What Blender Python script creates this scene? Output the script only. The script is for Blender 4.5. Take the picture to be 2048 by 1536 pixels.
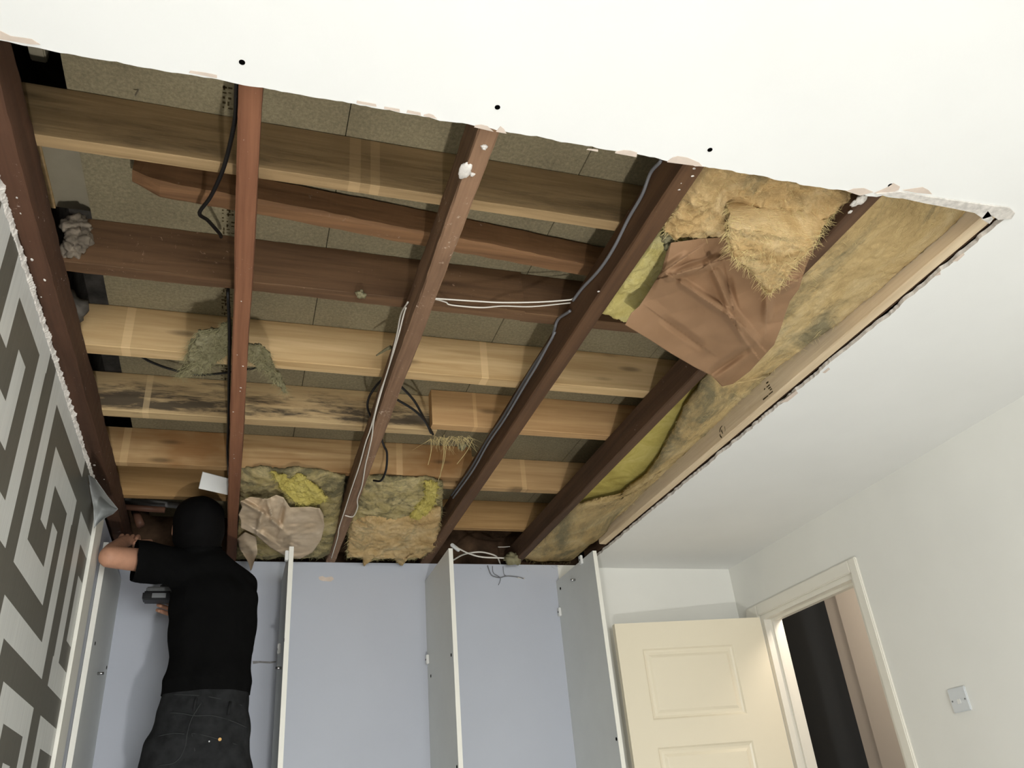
import bpy, bmesh, math, random
from mathutils import Vector, Matrix, noise
random.seed(7)
for o in list(bpy.data.objects): bpy.data.objects.remove(o)
SC = bpy.context.scene
COL = SC.collection
# ------------------------------------------------------------------ camera
F = 1628.28
RR = [Vector((0.951575, -0.296229, -0.082176)), Vector((0.077305, 0.489305, -0.868680)), Vector((0.297538, 0.820261, 0.488511))]
CAM = Vector((0, 0, 1.12))
cd = bpy.data.cameras.new('camera'); cam = bpy.data.objects.new('camera', cd); COL.objects.link(cam)
cd.sensor_fit = 'HORIZONTAL'; cd.sensor_width = 36; cd.lens = F / 2048 * 36; cd.clip_start = 0.02
cam.matrix_world = Matrix(((RR[0].x, -RR[1].x, -RR[2].x, CAM.x), (RR[0].y, -RR[1].y, -RR[2].y, CAM.y), (RR[0].z, -RR[1].z, -RR[2].z, CAM.z), (0, 0, 0, 1)))
SC.camera = cam
# ------------------------------------------------------------------ world, lamps, exposure
w = bpy.data.worlds.new('world'); SC.world = w; w.use_nodes = True
w.node_tree.nodes['Background'].inputs[0].default_value = (0.9, 0.92, 1, 1)
w.node_tree.nodes['Background'].inputs[1].default_value = 0.0
def lamp(name, loc, power, radius, color):
    l = bpy.data.lights.new(name, 'POINT'); l.energy = power; l.shadow_soft_size = radius; l.color = color
    o = bpy.data.objects.new(name, l); COL.objects.link(o); o.location = loc; return o
# a low work light on the floor below the picture: the joists' shadows converge on it
lamp('work_lamp_offscreen', (0.25, 0.80, 0.10), 64, 0.05, (1.0, 0.99, 0.965))
# unseen window-sized fill light, added at the wall behind the camera
wl_ = bpy.data.lights.new('fill_front_offscreen', 'AREA'); wl_.shape = 'RECTANGLE'; wl_.size = 1.3; wl_.size_y = 1.1; wl_.energy = 62; wl_.color = (0.97, 0.99, 1.0)
wo_ = bpy.data.objects.new('fill_front_offscreen', wl_); COL.objects.link(wo_); wo_.location = (0.6, -2.19, 1.35); wo_.rotation_euler = (math.radians(90), 0, 0)
# hall ceiling light, hidden by the right wall; it gives the warm light on the door leaf and jamb
lamp('hall_lamp_offscreen', (2.82, 3.15, 2.2), 12, 0.08, (1.0, 0.88, 0.75))
vs = SC.view_settings
vs.view_transform = 'Standard'; vs.look = 'None'; vs.gamma = 1; vs.exposure = 0.44; vs.use_curve_mapping = False
# ------------------------------------------------------------------ pixel helpers (a pixel gives a direction, a plane the distance)
def ray(x, y):
    return RR[0] * ((x - 1024) / F) + RR[1] * ((y - 768) / F) + RR[2]
def oz(p, z): d = ray(*p); return CAM + d * ((z - CAM.z) / d.z)
def oy(p, Y): d = ray(*p); return CAM + d * (Y / d.y)
def ox(p, X): d = ray(*p); return CAM + d * (X / d.x)
def N(v, s=1.0): return noise.noise(Vector(v) * s)
def lin(c):
    f = lambda v: (v / 255 / 12.92) if v / 255 <= 0.04045 else ((v / 255 + 0.055) / 1.055) ** 2.4
    return (f(c[0]), f(c[1]), f(c[2]), 1)
# ------------------------------------------------------------------ materials
ZLOW = 2.412
class NT:
    def __init__(s, name, rough=0.8, spec=0.2):
        s.m = bpy.data.materials.new(name); s.m.use_nodes = True; s.t = s.m.node_tree
        s.b = s.t.nodes['Principled BSDF']; s.b.inputs['Roughness'].default_value = rough
        s.b.inputs['Specular IOR Level'].default_value = spec
        g = s.t.nodes.new('ShaderNodeNewGeometry'); s.pos = g.outputs['Position']; s.geo = g
    def n(s, typ, **kw):
        x = s.t.nodes.new(typ)
        for k, v in kw.items(): setattr(x, k, v)
        return x
    def L(s, a, b): s.t.links.new(a, b)
    def mapped(s, sc, loc=(0, 0, 0), rot=(0, 0, 0)):
        m = s.n('ShaderNodeMapping'); m.inputs['Scale'].default_value = sc; m.inputs['Location'].default_value = loc; m.inputs['Rotation'].default_value = rot
        s.L(s.pos, m.inputs['Vector']); return m.outputs[0]
    def noise(s, sc=(1, 1, 1), scale=5, detail=6, rough=0.6, loc=(0, 0, 0), dist=0.0, rot=(0, 0, 0)):
        x = s.n('ShaderNodeTexNoise'); x.inputs['Scale'].default_value = scale; x.inputs['Detail'].default_value = detail
        x.inputs['Roughness'].default_value = rough; x.inputs['Distortion'].default_value = dist
        s.L(s.mapped(sc, loc, rot), x.inputs['Vector']); return x.outputs['Fac']
    def ramp(s, fac, stops):
        r = s.n('ShaderNodeValToRGB'); e = r.color_ramp.elements
        while len(e) < len(stops): e.new(0.5)
        for i, (p, c) in enumerate(stops): e[i].position = p; e[i].color = lin(c) if len(c) == 3 else c
        s.L(fac, r.inputs[0]); return r.outputs[0]
    def val(s, fac, a, b):
        r = s.n('ShaderNodeMapRange'); r.inputs[1].default_value = a; r.inputs[2].default_value = b; s.L(fac, r.inputs[0]); return r.outputs[0]
    def mix(s, fac, a, b):
        m = s.n('ShaderNodeMix', data_type='RGBA')
        for sock, v in ((m.inputs[0], fac), (m.inputs[6], a), (m.inputs[7], b)):
            if isinstance(v, (int, float)): sock.default_value = v
            elif isinstance(v, tuple): sock.default_value = lin(v)
            else: s.L(v, sock)
        return m.outputs[2]
    def math(s, op, a, b=None):
        m = s.n('ShaderNodeMath', operation=op)
        for i, v in enumerate((a, b)):
            if v is None: continue
            if isinstance(v, (int, float)): m.inputs[i].default_value = v
            else: s.L(v, m.inputs[i])
        return m.outputs[0]
    def sep(s):
        x = s.n('ShaderNodeSeparateXYZ'); s.L(s.pos, x.inputs[0]); return x.outputs
    def bump(s, h, strength=0.3, dist=0.01):
        b = s.n('ShaderNodeBump'); b.inputs['Strength'].default_value = strength; b.inputs['Distance'].default_value = dist
        s.L(h, b.inputs['Height']); s.L(b.outputs[0], s.b.inputs['Normal'])
    def done(s, col):
        if isinstance(col, tuple): s.b.inputs['Base Color'].default_value = lin(col)
        else: s.L(col, s.b.inputs['Base Color'])
        return s.m
def plain(name, c, rough=0.7, spec=0.2, var=0.0, vs_=20, bump=0.0, metal=0.0):
    t = NT(name, rough, spec); t.b.inputs['Metallic'].default_value = metal
    if var:
        n = t.noise(scale=vs_); c2 = tuple(max(0, v * (1 - var)) for v in c)
        if bump: t.bump(n, bump, 0.004)
        return t.done(t.ramp(n, [(0.3, c2), (0.7, c)]))
    return t.done(c)
def wood(name, dark, light, along='x', fine=1.0, mold=None, specks=0.0, stripes=(), stain=None, knots=True, rough=0.75, specc=(205, 190, 178)):
    t = NT(name, rough, 0.25)
    s1 = {'x': (2.2, 40, 40), 'y': (40, 2.2, 40)}[along]; s2 = {'x': (0.7, 9, 9), 'y': (9, 0.7, 9)}[along]; s3 = {'x': (5, 160, 160), 'y': (160, 5, 160)}[along]
    rnd = (random.random() * 9, random.random() * 9, random.random() * 9)
    a = t.noise(s1, 1.0 * fine, 5, 0.55, rnd, 0.6); b = t.noise(s2, 1.2, 3, 0.5, rnd, 1.2); c3 = t.noise(s3, 1.0, 3, 0.5, rnd)
    g = t.math('ADD', t.math('MULTIPLY', a, 0.5), t.math('ADD', t.math('MULTIPLY', b, 0.35), t.math('MULTIPLY', c3, 0.15)))
    col = t.ramp(g, [(0.36, dark), (0.62, light)])
    if stain is not None:
        st = t.noise((1.6, 1.6, 3), 1.3, 4, 0.6, (3, rnd[1], 1)); col = t.mix(t.val(st, 0.48, 0.66), col, stain)
    if knots:
        sx = {'x': (3.2, 1, 13), 'y': (13, 3.2, 1)}[along]
        v = t.n('ShaderNodeTexVoronoi'); v.inputs['Scale'].default_value = 1.0; t.L(t.mapped(sx, rnd), v.inputs['Vector'])
        k = t.val(v.outputs['Distance'], 0.17, 0.06); col = t.mix(t.math('MULTIPLY', k, 0.65), col, tuple(int(q * 0.55) for q in dark))
    if mold is not None:
        z0, z1, amt = mold
        zz = t.sep()[2]; m = t.noise((6, 40, 40), 1.4, 7, 0.72, rnd, 0.5); m2 = t.noise((1.5, 4, 7), 2.0, 4, 0.6, rnd)
        band = t.math('MULTIPLY', t.val(zz, z1, z0), t.val(m2, 0.30, 0.52)); band = t.math('MULTIPLY', band, t.val(zz, ZLOW, ZLOW + 0.02)); mm = t.val(t.math('ADD', m, t.math('MULTIPLY', band, 0.42)), 0.60, 0.84)
        col = t.mix(t.math('MULTIPLY', mm, amt), col, (38, 36, 35))
    for xs, wd in stripes:
        xx = t.sep()[0]; d = t.math('ABSOLUTE', t.math('SUBTRACT', xx, xs)); k = t.val(d, wd * 0.5 + 0.001, wd * 0.5)
        col = t.mix(t.math('MULTIPLY', k, 0.34), col, tuple(min(255, int(q * 1.1 + 10)) for q in light))
    if specks:
        p = t.noise((1, 1, 1), 85, 5, 0.75, rnd); q = t.noise((1, 1, 1), 7, 3, 0.6, rnd)
        k = t.val(t.math('ADD', p, t.math('MULTIPLY', q, 0.4)), 0.94 - specks * 0.14, 1.0 - specks * 0.12); col = t.mix(k, col, specc)
    t.bump(g, 0.35, 0.006)
    return t.done(col)
M = {}
def paint(name, c, bump=0.05):
    t = NT(name, 0.75, 0.25); n = t.noise(scale=2.2, detail=3); fn = t.noise(scale=160, detail=2); t.bump(fn, bump, 0.002)
    return t.done(t.ramp(n, [(0.2, tuple(int(v * 0.972) for v in c)), (0.8, c)]))
M['ceil'] = paint('ceiling_paint', (240, 240, 237)); M['wallw'] = paint('white_wall_paint', (234, 233, 226)); M['wallg'] = paint('grey_wall_paint', (190, 194, 203))
M['gyp'] = plain('torn_plasterboard', (232, 226, 218), 0.9, 0.1, 0.2, 60, 0.6)
M['paper'] = plain('torn_lining_paper', (222, 206, 192), 0.9, 0.1, 0.08, 30)
M['black'] = plain('black_plastic', (18, 18, 18), 0.45, 0.4)
M['hole'] = plain('hole_dark', (8, 8, 8), 0.9, 0.0)
t = NT('chipboard', 0.85, 0.15)
n1 = t.noise(scale=120, detail=4, rough=0.75); n2 = t.noise((1, 1, 1), 5, 4, 0.6); n3 = t.noise((30, 9, 1), 8, 3)
g = t.math('ADD', t.math('MULTIPLY', n1, 0.6), t.math('ADD', t.math('MULTIPLY', n2, 0.28), t.math('MULTIPLY', n3, 0.12))); t.bump(n1, 0.4, 0.002)
M['chip'] = t.done(t.ramp(g, [(0.32, (104, 96, 76)), (0.5, (132, 122, 97)), (0.68, (156, 146, 118))]))
RED = ((74, 42, 28), (118, 74, 52)); 
M['joist1'] = wood('red_brown_joist', (104, 66, 46), (138, 94, 68), 'y', 0.7, specks=0.35, knots=False)
M['joist2'] = wood('dusty_brown_joist', (98, 74, 56), (148, 116, 90), 'y', 0.8, specks=0.8, knots=False, specc=(186, 166, 146))
M['joist3'] = wood('dark_brown_joist', (70, 49, 33), (102, 74, 50), 'y', 0.7, specks=0.2, knots=False)
M['joist4'] = wood('very_dark_joist', (62, 44, 31), (92, 68, 49), 'y', 0.7, specks=0.3, knots=False)
M['ledger'] = wood('dark_red_ledger', (62, 42, 30), (88, 61, 45), 'y', 0.7, specks=0.45, knots=False)
TAN = ((150, 112, 66), (190, 152, 98))
M['fa'] = wood('tan_joist_a', (136, 112, 78), (176, 148, 108), 'x', mold=(2.36, 2.54, 0.38), stripes=[(0.17, 0.024), (0.215, 0.02)])
M['fd'] = wood('tan_joist_d', (178, 146, 100), (212, 182, 136), 'x', stripes=[(-0.36, 0.022), (0.69, 0.022)])
M['fe'] = wood('mouldy_joist_e', (164, 136, 96), (200, 174, 130), 'x', mold=(2.43, 2.55, 0.85), stripes=[(-0.335, 0.018)])
M['fe2'] = wood('orange_joist_e', (170, 132, 88), (202, 164, 116), 'x', stripes=[(0.75, 0.012)])
M['ff'] = wood('tan_joist_f', (156, 122, 80), (198, 166, 120), 'x', stain=(150, 110, 68), stripes=[(-0.435, 0.024), (0.56, 0.024)])
M['ff2'] = wood('tan_joist_f2', (158, 124, 82), (196, 162, 116), 'x', stripes=[(1.11, 0.02)])
M['fg'] = wood('tan_joist_g', (146, 112, 70), (178, 142, 94), 'x')
M['fc'] = wood('dark_old_joist', (80, 58, 39), (112, 84, 58), 'x', specks=0.45, knots=False, specc=(150, 122, 98))
M['batten'] = wood('rough_red_batten', (96, 68, 44), (138, 102, 70), 'x', specks=0.3, knots=False)
M['edge'] = wood('pale_edge_timber', (204, 180, 146), (226, 206, 174), 'y', knots=False)
M['masonry'] = plain('rough_mortar', (140, 128, 112), 0.95, 0.05, 0.45, 25, 0.9)
M['crack'] = plain('scuffed_plaster', (158, 156, 154), 0.9, 0.05, 0.25, 90)
M['offc'] = plain('grey_board_face', (156, 147, 126), 0.8, 0.1, 0.08, 12)
M['void'] = plain('dusty_blockwork', (112, 106, 98), 0.95, 0.05, 0.5, 9, 0.6)
M['voidb'] = plain('old_void_boarding', (98, 76, 58), 0.95, 0.05, 0.5, 9, 0.5)
def fluff(name, cols, scale=7, stretch=(1, 1, 1), moldc=(98, 96, 74), mold=0.0, moldw=(0.52, 0.68), fuzz=0.9):
    t = NT(name, 0.95, 0.05); rnd = (random.random() * 9, random.random() * 9, 1)
    a = t.noise(stretch, scale, 7, 0.62, rnd, 1.2); f = t.noise((stretch[0], stretch[1], 3), scale * 9, 5, 0.7, rnd, 2.5); c = t.noise(stretch, scale * 0.35, 4, 0.6, rnd, 0.8)
    g = t.math('ADD', t.math('MULTIPLY', a, 0.55), t.math('ADD', t.math('MULTIPLY', c, 0.3), t.math('MULTIPLY', f, 0.15)))
    k = len(cols); col = t.ramp(g, [(0.33 + 0.34 * i / (k - 1), q) for i, q in enumerate(cols)])
    if mold:
        m = t.noise(stretch, scale * 0.55, 8, 0.7, (rnd[1], rnd[0], 2), 1.5); col = t.mix(t.math('MULTIPLY', t.val(m, *moldw), mold), col, moldc)
    t.bump(t.math('ADD', t.math('MULTIPLY', a, 0.6), t.math('MULTIPLY', f, 0.4)), fuzz, 0.012)
    return t.done(col)
M['peach'] = fluff('peach_mineral_wool', [(160, 132, 90), (200, 166, 114), (218, 188, 138), (228, 206, 164)], 9, mold=0.6, moldc=(140, 130, 100), moldw=(0.52, 0.66))
M['yellow'] = fluff('yellow_mineral_wool', [(208, 190, 112), (228, 212, 138), (238, 226, 166)], 12, fuzz=0.8)
M['yellow2'] = fluff('dull_yellow_mineral_wool', [(158, 142, 74), (192, 176, 98), (212, 198, 126)], 9, fuzz=0.6)
M['rightb'] = fluff('dirty_tan_mineral_wool', [(162, 138, 96), (194, 168, 120), (212, 192, 150)], 6, (1.0, 0.5, 1), mold=0.8, moldc=(116, 112, 90), moldw=(0.50, 0.64))
M['midb'] = fluff('mouldy_mineral_wool', [(146, 134, 92), (186, 168, 116), (208, 190, 142), (216, 202, 122)], 12, mold=0.75, moldc=(98, 96, 76), moldw=(0.46, 0.6))
M['tuft'] = fluff('greygreen_dust_wool', [(124, 116, 86), (160, 152, 118), (184, 176, 144)], 22)
t = NT('kraft_paper', 0.7, 0.25); n = t.noise(scale=3, detail=4); fb = t.noise(scale=90, detail=3); t.bump(fb, 0.12, 0.002)
M['kraft'] = t.done(t.ramp(n, [(0.3, (128, 98, 70)), (0.7, (148, 116, 87))]))
t = NT('dusty_kraft_paper', 0.8, 0.15); n = t.noise(scale=9, detail=6); t.bump(n, 0.15, 0.004)
M['kraftg'] = t.done(t.ramp(n, [(0.3, (186, 164, 136)), (0.6, (206, 186, 160)), (0.85, (224, 212, 194))]))
M['fibre'] = plain('loose_fibre', (206, 186, 132), 0.9, 0.1); M['fibreg'] = plain('loose_grey_fibre', (150, 144, 108), 0.9, 0.1); M['fibrey'] = plain('loose_yellow_fibre', (206, 192, 104), 0.9, 0.1)
M['cblack'] = plain('black_cable_sheath', (20, 18, 17), 0.5, 0.4); M['cwhite'] = plain('white_cable_sheath', (222, 216, 204), 0.5, 0.4); M['cgrey'] = plain('grey_cable_sheath', (112, 112, 114), 0.5, 0.4)
t = NT('wallpaper_dark', 0.5, 0.35); n = t.noise((1, 30, 1), 6, 5, 0.7); M['wpd'] = t.done(t.ramp(n, [(0.3, (92, 89, 80)), (0.7, (106, 103, 94))]))
t = NT('wallpaper_silver', 0.42, 0.5); n = t.noise((1, 40, 1), 3, 4); M['wpl'] = t.done(t.ramp(n, [(0.3, (208, 209, 204)), (0.7, (222, 223, 218))]))
M['wpback'] = plain('wallpaper_backing', (196, 198, 196), 0.8, 0.15, 0.12, 12)
M['mel'] = plain('white_melamine', (222, 224, 220), 0.5, 0.3, 0.03, 4); M['edgeb'] = plain('white_edge_band', (232, 230, 220), 0.5, 0.3); M['wplast'] = plain('white_plastic', (228, 228, 224), 0.4, 0.4); M['plate'] = plain('switch_plate_plastic', (212, 215, 216), 0.35, 0.45)
M['steel'] = plain('steel', (190, 190, 190), 0.3, 0.5, metal=1.0)
M['gloss'] = plain('cream_gloss_paint', (236, 226, 202), 0.32, 0.45); M['frame'] = plain('white_gloss_frame', (232, 228, 216), 0.35, 0.45)
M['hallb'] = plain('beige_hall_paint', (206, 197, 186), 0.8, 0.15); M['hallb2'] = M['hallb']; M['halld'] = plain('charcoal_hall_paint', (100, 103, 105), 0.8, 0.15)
M['floor'] = plain('grey_carpet', (150, 149, 146), 0.95, 0.05, 0.15, 60)
M['skin'] = plain('skin', (196, 146, 118), 0.55, 0.35, 0.08, 30)
M['shirt'] = plain('black_cotton', (15, 15, 15), 0.95, 0.05, 0.2, 60); M['denim'] = plain('black_denim', (44, 45, 46), 0.9, 0.1, 0.35, 26, 0.3); M['seam'] = plain('grey_seam_thread', (58, 60, 60), 0.9, 0.1)
M['hair'] = plain('dark_hair', (12, 11, 11), 0.8, 0.1, 0.3, 60); M['brass'] = plain('brass_stud', (200, 160, 100), 0.4, 0.5, metal=0.8); M['boot'] = plain('boot_leather', (40, 32, 26), 0.7, 0.3)
M['pipe'] = plain('grey_pipe', (130, 128, 126), 0.5, 0.4); M['copper'] = plain('dull_copper', (120, 84, 66), 0.5, 0.4)
M['toolg'] = plain('tool_grey', (120, 122, 122), 0.5, 0.4); M['ink'] = plain('printed_ink', (70, 60, 40), 0.9, 0.05)
# ------------------------------------------------------------------ object helpers
def tag(o, label=None, cat=None, group=None, kind=None):
    if label: o['label'] = label
    if cat: o['category'] = cat
    if group: o['group'] = group
    if kind: o['kind'] = kind
    return o
def mesh(name, verts, faces, mat, parent=None, smooth=False, mats=None, fm=None):
    me = bpy.data.meshes.new(name); me.from_pydata([tuple(v) for v in verts], [], faces); me.update()
    for m_ in (mats or [mat]): me.materials.append(m_)
    if fm: me.polygons.foreach_set('material_index', fm)
    if smooth: me.polygons.foreach_set('use_smooth', [True] * len(me.polygons))
    o = bpy.data.objects.new(name, me); COL.objects.link(o)
    if parent: o.parent = parent
    return o
def empty(name, loc, label=None, cat=None, group=None, kind=None):
    o = bpy.data.objects.new(name, None); COL.objects.link(o); o.location = (0, 0, 0); o.empty_display_size = 0.05
    return tag(o, label, cat, group, kind)
class MB:
    def __init__(s): s.v = []; s.f = []
    def box(s, x0, x1, y0, y1, z0, z1):
        b = len(s.v); s.v += [(x, y, z) for x in (x0, x1) for y in (y0, y1) for z in (z0, z1)]
        s.f += [tuple(b + i for i in q) for q in ((0, 1, 3, 2), (4, 6, 7, 5), (0, 4, 5, 1), (2, 3, 7, 6), (0, 2, 6, 4), (1, 5, 7, 3))]; return s
    def tube(s, pts, r, seg=8, cap=True):
        pts = [Vector(p) for p in pts]; b0 = len(s.v); nrm = None
        for i, p in enumerate(pts):
            d = (pts[min(i + 1, len(pts) - 1)] - pts[max(i - 1, 0)]).normalized()
            if nrm is None: nrm = d.orthogonal().normalized()
            nrm = (nrm - d * nrm.dot(d)).normalized(); bi = d.cross(nrm); rr = r[i] if isinstance(r, (list, tuple)) else r
            for k in range(seg):
                a = 2 * math.pi * k / seg; s.v.append(p + (nrm * math.cos(a) + bi * math.sin(a)) * rr)
        for i in range(len(pts) - 1):
            for k in range(seg):
                a, b = b0 + i * seg + k, b0 + i * seg + (k + 1) % seg; s.f.append((a, b, b + seg, a + seg))
        if cap: s.f.append(tuple(b0 + k for k in reversed(range(seg)))); s.f.append(tuple(b0 + (len(pts) - 1) * seg + k for k in range(seg)))
        return s
    def build(s, name, mat, parent=None, smooth=False): return mesh(name, s.v, s.f, mat, parent, smooth)
def box(name, x0, x1, y0, y1, z0, z1, mat, parent=None, bev=0.0):
    o = MB().box(x0, x1, y0, y1, z0, z1).build(name, mat, parent)
    if bev:
        bm = bmesh.new(); bm.from_mesh(o.data); bmesh.ops.bevel(bm, geom=bm.edges[:], offset=bev, segments=2, affect='EDGES'); bmesh.ops.recalc_face_normals(bm, faces=bm.faces[:]); bm.to_mesh(o.data); bm.free()
    return o
def spline(pts, k=6):
    pts = [Vector(p) for p in pts]; P = [pts[0] * 2 - pts[1]] + pts + [pts[-1] * 2 - pts[-2]]; out = []
    for i in range(1, len(P) - 2):
        a, b, c, d = P[i - 1:i + 3]
        for j in range(k):
            t_ = j / k; out.append(0.5 * ((2 * b) + (c - a) * t_ + (2 * a - 5 * b + 4 * c - d) * t_ * t_ + (3 * b - a - 3 * c + d) * t_ ** 3))
    return out + [pts[-1]]
def cable(name, pts, r, mat, label=None, parent=None, group=None, seg=8):
    o = MB().tube(spline(pts), r, seg).build(name, mat, parent, True)
    if label: tag(o, label, 'cable', group)
    return o
def beam(name, p0, p1, wd, dp, mat, parent=None, rough=0.0015, ch=0.004, seg=60, taper=None):
    """sawn timber between two points of its lower centre line; wd across, dp up, slightly irregular arrises"""
    p0, p1 = Vector(p0), Vector(p1); d = (p1 - p0); L_ = d.length; d.normalize(); sd = Vector((d.y, -d.x, 0)).normalized(); up = Vector((0, 0, 1)); v = []; f = []
    h = wd / 2; prof = [(-h + ch, 0), (h - ch, 0), (h, ch), (h, dp - ch), (h - ch, dp), (-h + ch, dp), (-h, dp - ch), (-h, ch)]
    for i in range(seg + 1):
        s_ = i / seg; c = p0 + d * (L_ * s_); k = 1.0 if not taper else taper(s_)
        for j, (a, b) in enumerate(prof):
            q = c + sd * (a * k) + up * (b * k + (0 if k == 1 else dp * (1 - k)))
            e = N((q.x * 3 + j * 0.3, q.y * 3, q.z * 3 + j * 3.1)) * rough * 1.3 + N((q.x * 28, q.y * 28 + j * 2.7, q.z * 28)) * rough * 0.6
            v.append(q + sd * e + up * (e * 0.8))
    for i in range(seg):
        for j in range(8):
            a, b = i * 8 + j, i * 8 + (j + 1) % 8; f.append((a, a + 8, b + 8, b))
    f.append(tuple(range(8))); f.append(tuple(seg * 8 + j for j in reversed(range(8))))
    return mesh(name, v, f, mat, parent)
def resample(poly, n):
    P = [Vector((p[0], p[1])) for p in poly]; L_ = [0]
    for a, b in zip(P, P[1:]): L_.append(L_[-1] + (b - a).length)
    out = []
    for i in range(n + 1):
        t_ = L_[-1] * i / n; k = max(j for j in range(len(L_)) if L_[j] <= t_ + 1e-9); k = min(k, len(P) - 2); out.append(P[k].lerp(P[k + 1], (t_ - L_[k]) / max(1e-9, L_[k + 1] - L_[k])))
    return out
def coons(top, right, bottom, left, nu, nv):
    T, B_, L_, R_ = resample(top, nu), resample(bottom, nu), resample(left, nv), resample(right, nv); g = []
    for j in range(nv + 1):
        v = j / nv; row = []
        for i in range(nu + 1):
            u = i / nu
            row.append(T[i] * (1 - v) + B_[i] * v + L_[j] * (1 - u) + R_[j] * u - (T[0] * (1 - u) * (1 - v) + T[-1] * u * (1 - v) + B_[0] * (1 - u) * v + B_[-1] * u * v))
        g.append(row)
    return g
def sheet(name, edges, place, nu, nv, th, mat, parent=None, smooth=True, up=Vector((0, 0, 1))):
    """a lying or hanging layer: lower face from an outline, real thickness th"""
    g = coons(*edges, nu, nv); W_ = nu + 1; low = [place(g[j][i], i / nu, j / nv) for j in range(nv + 1) for i in range(W_)]
    v = low + [p + up * th for p in low]; n = len(low); f = []
    for j in range(nv):
        for i in range(nu):
            a = j * W_ + i; f.append((a, a + 1, a + 1 + W_, a + W_)); f.append((n + a, n + a + W_, n + a + 1 + W_, n + a + 1))
    ring = [i for i in range(W_)] + [j * W_ + nu for j in range(1, nv + 1)] + [nv * W_ + i for i in range(nu - 1, -1, -1)] + [j * W_ for j in range(nv - 1, 0, -1)]
    for a, b in zip(ring, ring[1:] + ring[:1]): f.append((a, n + a, n + b, b))
    o = mesh(name, v, f, mat, parent, smooth); o['_n'] = 0; del o['_n']
    return o, low
def strands(name, low, n, length, mat, parent, spread=0.5, down=0.35, wd=0.0006, edge=None):
    v = []; f = []
    for _ in range(n):
        p = random.choice(edge) if edge and random.random() < 0.6 else random.choice(low)
        p = Vector(p) + Vector((random.uniform(-.004, .004), random.uniform(-.004, .004), 0.001)); d = Vector((random.uniform(-1, 1), random.uniform(-1, 1), -down * random.random())).normalized()
        L_ = length * random.uniform(0.3, 1); sd = d.cross(Vector((random.random(), random.random(), 1))).normalized() * wd; c = Vector((random.uniform(-1, 1), random.uniform(-1, 1), -0.6)) * L_ * spread; b = len(v)
        for k in range(4):
            t_ = k / 3; q = p + d * L_ * t_ + c * t_ * t_; w_ = 1 - t_ * 0.7; v += [q - sd * w_, q + sd * w_]
        for k in range(3): f.append((b + 2 * k, b + 2 * k + 1, b + 2 * k + 3, b + 2 * k + 2))
    return tag(mesh(name, v, f, mat, parent), kind='stuff')
def patch(name, px, plane, mat, parent, th=0.0007, z=None):
    """thin flat flake with the outline px lying on a surface"""
    P = [plane(q) for q in px]; n = len(P); c = (P[1] - P[0]).cross(P[2] - P[1]).normalized()
    if c.dot(CAM - P[0]) < 0: c = -c
    return mesh(name, P + [p + c * th for p in P], [tuple(range(n)), tuple(range(2 * n - 1, n - 1, -1))] + [(i, (i + 1) % n, n + (i + 1) % n, n + i) for i in range(n)], mat, parent)
def blob(name, c, r, mat, parent=None, amp=0.35, fr=60, sub=3, sc=(1, 1, 1)):
    bm = bmesh.new(); bmesh.ops.create_icosphere(bm, subdivisions=sub, radius=1)
    for v in bm.verts:
        k = 1 + amp * N(v.co * 1.7 + Vector(c) * fr) + amp * 0.5 * N(v.co * 4 + Vector(c) * fr); v.co = Vector((v.co.x * sc[0], v.co.y * sc[1], v.co.z * sc[2])) * r * k + Vector(c)
    me = bpy.data.meshes.new(name); bm.to_mesh(me); bm.free(); me.materials.append(mat); me.polygons.foreach_set('use_smooth', [True] * len(me.polygons))
    o = bpy.data.objects.new(name, me); COL.objects.link(o)
    if parent: o.parent = parent
    return o
def disc(name, c, nrm, r, th, mat, parent=None, seg=14):
    c = Vector(c); nrm = Vector(nrm).normalized(); return MB().tube([c, c + nrm * th], r, seg).build(name, mat, parent)
# ------------------------------------------------------------------ the room
XL, XR, YB, YF, ZC = -0.507, 2.493, 3.742, -2.2, 2.30
Z0 = ZC + 0.0125          # underside of the ceiling joists
ZT = 2.41                 # top of ceiling joists, underside of floor joists
ZB = 2.55                 # underside of the chipboard
tag(box('floor', XL - 0.1, XR + 0.1, YF, YB + 0.1, -0.05, 0, M['floor']), kind='structure')
tag(box('wall_front', XL - 0.1, XR + 0.1, YF - 0.1, YF, 0, ZC, M['wallw']), kind='structure')
# back wall: grey paint inside the wardrobe, white beside it
me_v = []; me_f = []; fm = []
def quad(a, b, c, d, m_): 
    i = len(me_v); me_v.extend([a, b, c, d]); me_f.append((i, i + 1, i + 2, i + 3)); fm.append(m_)
quad((XL - .1, YB, 0), (1.508, YB, 0), (1.508, YB, ZC + .012), (XL - .1, YB, ZC + .012), 0); quad((1.508, YB, 0), (XR + .1, YB, 0), (XR + .1, YB, ZC + .012), (1.508, YB, ZC + .012), 1)
quad((XL - .1, YB + .1, 0), (XL - .1, YB + .1, ZC + .012), (XR + .1, YB + .1, ZC + .012), (XR + .1, YB + .1, 0), 1); quad((XL - .1, YB, ZC + .012), (XR + .1, YB, ZC + .012), (XR + .1, YB + .1, ZC + .012), (XL - .1, YB + .1, ZC + .012), 2)
wb = tag(mesh('wall_back', me_v, me_f, None, mats=[M['wallg'], M['wallw'], M['gyp']], fm=fm), kind='structure')
onb = lambda q: oy(q, YB - 0.0004)
patch('plaster_chip', [(637, 1154), (645, 1152), (651, 1155), (664, 1153), (668, 1158), (662, 1163), (646, 1162), (639, 1160)], onb, M['paper'], wb)
patch('plaster_crack', [(505, 1322), (520, 1322), (540, 1323), (552, 1322), (552, 1325), (540, 1327), (520, 1326), (506, 1328)], onb, M['crack'], wb)
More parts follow.
